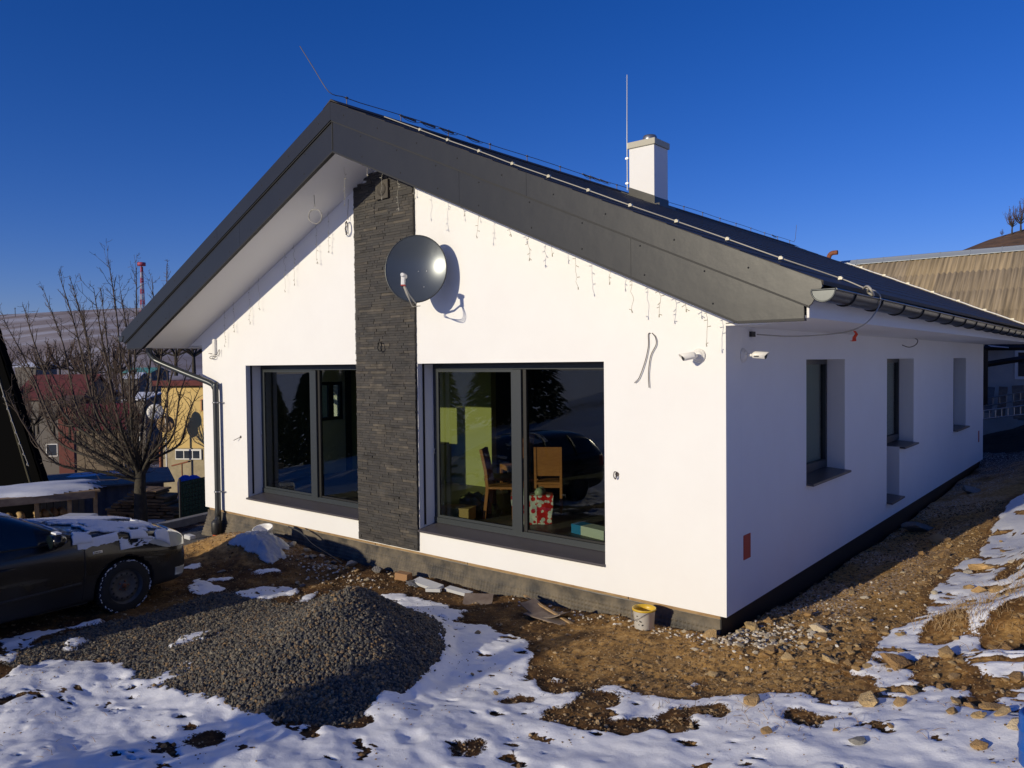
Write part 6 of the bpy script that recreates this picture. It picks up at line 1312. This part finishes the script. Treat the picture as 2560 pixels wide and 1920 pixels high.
for s_,(p,q) in enumerate(((g[0],g[1]),(g[0],g[2]))):
    e=(q-p); nrm=e.cross(vd).normalized(); nrm=nrm if nrm.dot(p-g[2 if s_==0 else 1])>0 else -nrm; n=16
    for k in range(n):
        a=p+e*(k/n)+nrm*(.03);b=p+e*((k+1)/n)+nrm*.05; MB().add([a-vd*.3,b-vd*.3,b+vd*3.7,a+vd*3.7,a-vd*.3+nrm*.03,b-vd*.3+nrm*.03,b+vd*3.7+nrm*.03,a+vd*3.7+nrm*.03],[(0,3,2,1),(4,5,6,7),(0,1,5,4),(1,2,6,5),(2,3,7,6),(3,0,4,7)]).build('roof_board',M['tar'],af)
M['verge']=mat('mossy_verge',(.05,.045,.025),.9)
MB().tube([g[0]-vd*.32-(g[0]-g[2]).normalized()*.25,g[1]-vd*.32-(g[0]-g[2]).normalized()*.0+Vector((-.30*CR.x,-.30*CR.y,0))],.035,5).build('verge_trim',M['verge'],af)
ls=empty('light_string',at(0,958,19.4),'thin string of pale lamps strung down the black hut','light string'); p0=Vector((0,0,0));p1=Vector(at(72,1165,19.4))-Vector(at(0,958,19.4))
MB().tube([p0+(p1-p0)*t+Vector((0,0,-.3*t*(1-t))) for t in np.linspace(0,1,14)],.008,4).build('wire',M['cablewhite'],ls)
for t in np.linspace(.12,.95,7): p=p0+(p1-p0)*t+Vector((0,0,-.3*t*(1-t))); MB().lathe(p+Vector((0,0,-.05)),(0,0,1),[(.001,-.04),(.022,-.01),(.012,.04)],6).build('bulb',M['cablewhite'],ls)
# mast and power pole on the hill
M['mred']=mat('mast_red',(.38,.06,.10),.6);M['mwhite']=mat('mast_white',(.42,.40,.46),.6)
mb_=Vector(at(357,790,760)); ms=empty('radio_mast',mb_,'red and white lattice radio mast on the horizon behind the tree','mast'); Hm=(790-657)/1924.8*760
for k in range(9):
    z0,z1=k*Hm*.92/9,(k+1)*Hm*.92/9;w0=2.6-k*.18;w1=w0-.18;m=MB()
    for i in range(4):
        a=math.pi/4+i*math.pi/2;b=a+math.pi/2;p0_=Vector((math.cos(a)*w0,math.sin(a)*w0,z0));p1_=Vector((math.cos(a)*w1,math.sin(a)*w1,z1));q0=Vector((math.cos(b)*w0,math.sin(b)*w0,z0));q1=Vector((math.cos(b)*w1,math.sin(b)*w1,z1))
        m.tube([p0_,p1_],.34,4).tube([p0_,q1],.2,3).tube([q0,p1_],.2,3).tube([p1_,q1],.2,3)
    m.build('lattice_section',M['mred' if k%2==0 else 'mwhite'],ms)
MB().lathe((0,0,Hm*.94),(0,0,1),[(.001,0),(3.8,0),(3.8,3.2),(.001,3.2)],12).tube([(0,0,Hm*.9),(0,0,Hm)],.6,6).build('platform',M['mred'],ms)
MB().tube([(0,0,-12),(0,0,0)],1.2,6).build('base',M['mwhite'],ms)
pp=Vector(at(38,787,850)); o=MB().tube([(0,0,-2),(0,0,8.0)],.35,5).tube([(-2.4,0,6.8),(2.4,0,6.8)],.25,4).build('power_pole',M['darkplastic']);o.location=pp;tag(o,'tiny power pole standing on the snowy horizon at the left edge','power pole')
# ---------------------------------------------------------------- corrugated barn behind the house at right
M['asbestos']=object_mat('weathered_cement_sheet',[(.27,.215,.145),(.24,.19,.13),(.31,.24,.15),(.26,.20,.12)],.95,noise=(1.8,.42),stretch=(9,.35,.2),bump=(30,.4,.01))
barn=empty('barn',(0,24,0),'barn with a weathered brown corrugated roof behind the white house','building')
BX0,BX1=-12.,12.;RZ=6.30;SLb=.80;rl_=1.15;ang_=math.atan(SLb)
def sheet_mesh(wd,ln):
    n=int(wd/.177)*8;V=[];F=[]
    for i in range(n+1):
        x=i/n*wd; z=.036*math.cos(x*2*math.pi/.177)
        for (s,e) in ((0,0),(ln,0)): V.append((x,-s*math.cos(ang_),z-s*math.sin(ang_))); V.append((x,-s*math.cos(ang_),z-s*math.sin(ang_)-.009))
    for i in range(n): a=i*4; F+=[(a,a+2,a+6,a+4),(a+1,a+5,a+7,a+3),(a+2,a+3,a+7,a+6)]
    return MB().add(V,F,0,True).mesh('roof_sheet',M['asbestos'])
smh=sheet_mesh(.177*6,rl_+.12)
for row in range(4):
    x=BX0
    while x<BX1:
        o=link('roof_sheet',smh,barn,(x,-row*rl_*math.cos(ang_)-.05,RZ-.05-row*rl_*math.sin(ang_)+ (3-row)*.0+.016*(1 if row else 1)*(4-row)*.8+.004*((int((x-BX0)/1.06))%2))); o.rotation_euler=(.012,0,0); x+=.177*6
x=BX0;rcm=None
while x<BX1:
    if rcm is None:
        m=MB();pf=[(-.22,-.155),(-.08,-.02),(-.04,.03),(0,.045),(.04,.03),(.08,-.02),(.22,-.155)]
        m.prism(pf+[(u,v-.012) for u,v in pf[::-1]],lambda u,v,w:(w,u,v),0,.96); m.prism([(-.235,-.16),(-.085,-.015),(0,.056),(.085,-.015),(.235,-.16),(0,.02)],lambda u,v,w:(w,u,v),.93,.965); rcm=m.mesh('ridge_tile',M['zincpale'] if 'zincpale' in M else mat('zinc_ridge',(.34,.38,.42),.5,metal=.3))
    link('ridge_tile',rcm,barn,(x,-.02,RZ+.08)); x+=.945
bk_=MB();bk_.prism([(0,RZ-.05),(-3.75,RZ-.1-3.75*SLb),(-3.75,RZ-.2-3.75*SLb),(3.6,2.9),(3.6,3.1)],lambda u,v,w:(w,u,v),BX0,BX1);bk_.build('roof_deck',M['tarpaper'],barn)
pm('barn_wall',(.50,.49,.46),noise=(2,.7),col2=(.40,.39,.37)); MB().box(BX0+.4,BX1-.4,-3.1,3.3,-.8,3.05).build('wall',M['barn_wall'],barn)
def bw(x,z,w,h):
    f=MB().box(x-w/2,x+w/2,-3.14,-3.101,z,z+h).build('window',M['whiteplastic'],barn); MB().box(x-w/2+.09,x+w/2-.09,-3.15,-3.141,z+.09,z+h-.09).build('pane',M['pane_dark'],f)
p=Vector(at(2556,911,24.3)); 
# window on the wall plane y=20.9
def onw(px,py,Y):
    v=CF+CR*((px-1280)/1924.8)-CU*((py-960)/1924.8);t=(Y-CP.y)/v.y;return CP+v*t
a=onw(2537,948,20.9);b=onw(2537,874,20.9); bw(a.x+.5,a.z,1.0,b.z-a.z)
# rusty stove pipe
q=onw(2072,690,23);pipe=empty('stove_pipe',(q.x,q.y,q.z-1.0),'rusty bent stove pipe sticking up behind the ridge of the white house','stove pipe')
w0=lambda px,py:onw(px,py,23)-pipe.location
MB().tube(rnd([w0(2068,760),w0(2069,680),w0(2071,648),w0(2078,634),w0(2094,631)],5),.085,14).build('pipe',M['rust'],pipe); MB().lathe(w0(2069,655),(0,0,1),[(.086,-.03),(.095,-.03),(.095,.03),(.086,.03)],14).build('collar',M['rust'],pipe)
# lean-to of dark beams
lt=empty('lean_to',onw(2459,900,19.0),'dark timber lean-to frame between the house corner and the barn','lean-to');l0=lt.location.copy();W1=lambda px,py,Y:onw(px,py,Y)-l0
M['beam']=mat('dark_beam',(.02,.019,.018),.8)
for i,(p_,q_) in enumerate(((W1(2462,869,18.4),W1(2640,868,18.2)),(W1(2458,912,19.0),W1(2700,874,19.5)),(W1(2462,868,18.4),W1(2461,1010,19.2)),(W1(2620,880,18.3),W1(2620,1040,18.3)))):
    MB().tube([p_,q_],.085,4,smooth=False).build('beam',M['beam'],lt)
MB().add([W1(2466,862,18.4),W1(2522,868,18.0),W1(2522,870,18.0),W1(2466,866,18.4),W1(2466,862,20.5),W1(2522,866,20.5)],[(0,1,2,3),(0,4,5,1)]).build('roof_edge_snow',M['snowmat'],lt)
# ladder and scrap
ld=empty('ladder',onw(2440,1058,18.6),'aluminium ladder lying on its side behind the far house corner','ladder');l1=ld.location.copy();Wl=lambda px,py,Y=18.6:onw(px,py,Y)-l1
pa,pb_,pc,pd=Wl(2436,1030),Wl(2575,1012),Wl(2436,1050),Wl(2575,1034)
MB().tube([pa,pb_],.022,6).build('rail',M['alu'],ld);MB().tube([pc,pd],.022,6).build('rail',M['alu'],ld)
for k in range(9): t=(k+.5)/9; MB().tube([pa+(pb_-pa)*t,pc+(pd-pc)*t],.014,5).build('rung',M['alu'],ld)
ld2=empty('ladder',onw(2440,1020,19.2),'second ladder standing behind the lying one by the barn','ladder');l1=ld2.location.copy();Wl=lambda px,py,Y=19.2:onw(px,py,Y)-l1
pa,pb_,pc,pd=Wl(2440,1000),Wl(2560,980),Wl(2440,1018),Wl(2560,1000)
MB().tube([pa,pb_],.02,6).build('rail',M['metal'],ld2);MB().tube([pc,pd],.02,6).build('rail',M['metal'],ld2)
for k in range(7): t=(k+.5)/7; MB().tube([pa+(pb_-pa)*t,pc+(pd-pc)*t],.012,5).build('rung',M['metal'],ld2)
r8=random.Random(6)
sc3=[('grey board leaning against the barn by the ladders',2470,975,.35,.7),('dark weathered board leaning beside the barn window',2545,972,.3,.9),('pale plank leaning between the two boards at the barn',2508,975,.22,.8),('short dark board at the right edge by the barn',2572,985,.4,.8)]
for l,px,py,w,h in sc3:
    o=MB().box(-w/2,w/2,-.02,.02,-h,.1).build('leaning_board',M['tarpaper' if r8.random()<.5 else 'zinc']);o.location=onw(px,py,20.0);o.rotation_euler=(-.2,r8.uniform(-.15,.15),0);tag(o,l,'board')
mo2=MB(); 
for k in range(1):
    n=30;u=np.linspace(-1,1,n);U,Vv=np.meshgrid(u,u);z=.75*np.exp(-(U*1.5)**2-(Vv*1.6)**2)*(1+.3*fbm(U*4,Vv*4,4,5));cx,cy=1.6,18.3
ids=np.arange(n*n).reshape(n,n);F=np.stack([ids[:-1,:-1],ids[:-1,1:],ids[1:,1:],ids[1:,:-1]],-1).reshape(-1,4);XX=cx+U*4.2;YY=cy+Vv*1.8
M['darkearth']=mat('dark_earth',(.035,.026,.018),.95,noise=(3,.8),col2=(.018,.014,.01),bump=(14,.8,.05))
o=link('earth_mound',np_mesh('earth_mound',np.stack([XX,YY,base_height(XX,YY)-.12+z],-1).reshape(-1,3),F,M['darkearth'],True));tag(o,'dark earth bank below the ladders behind the house',kind='structure')
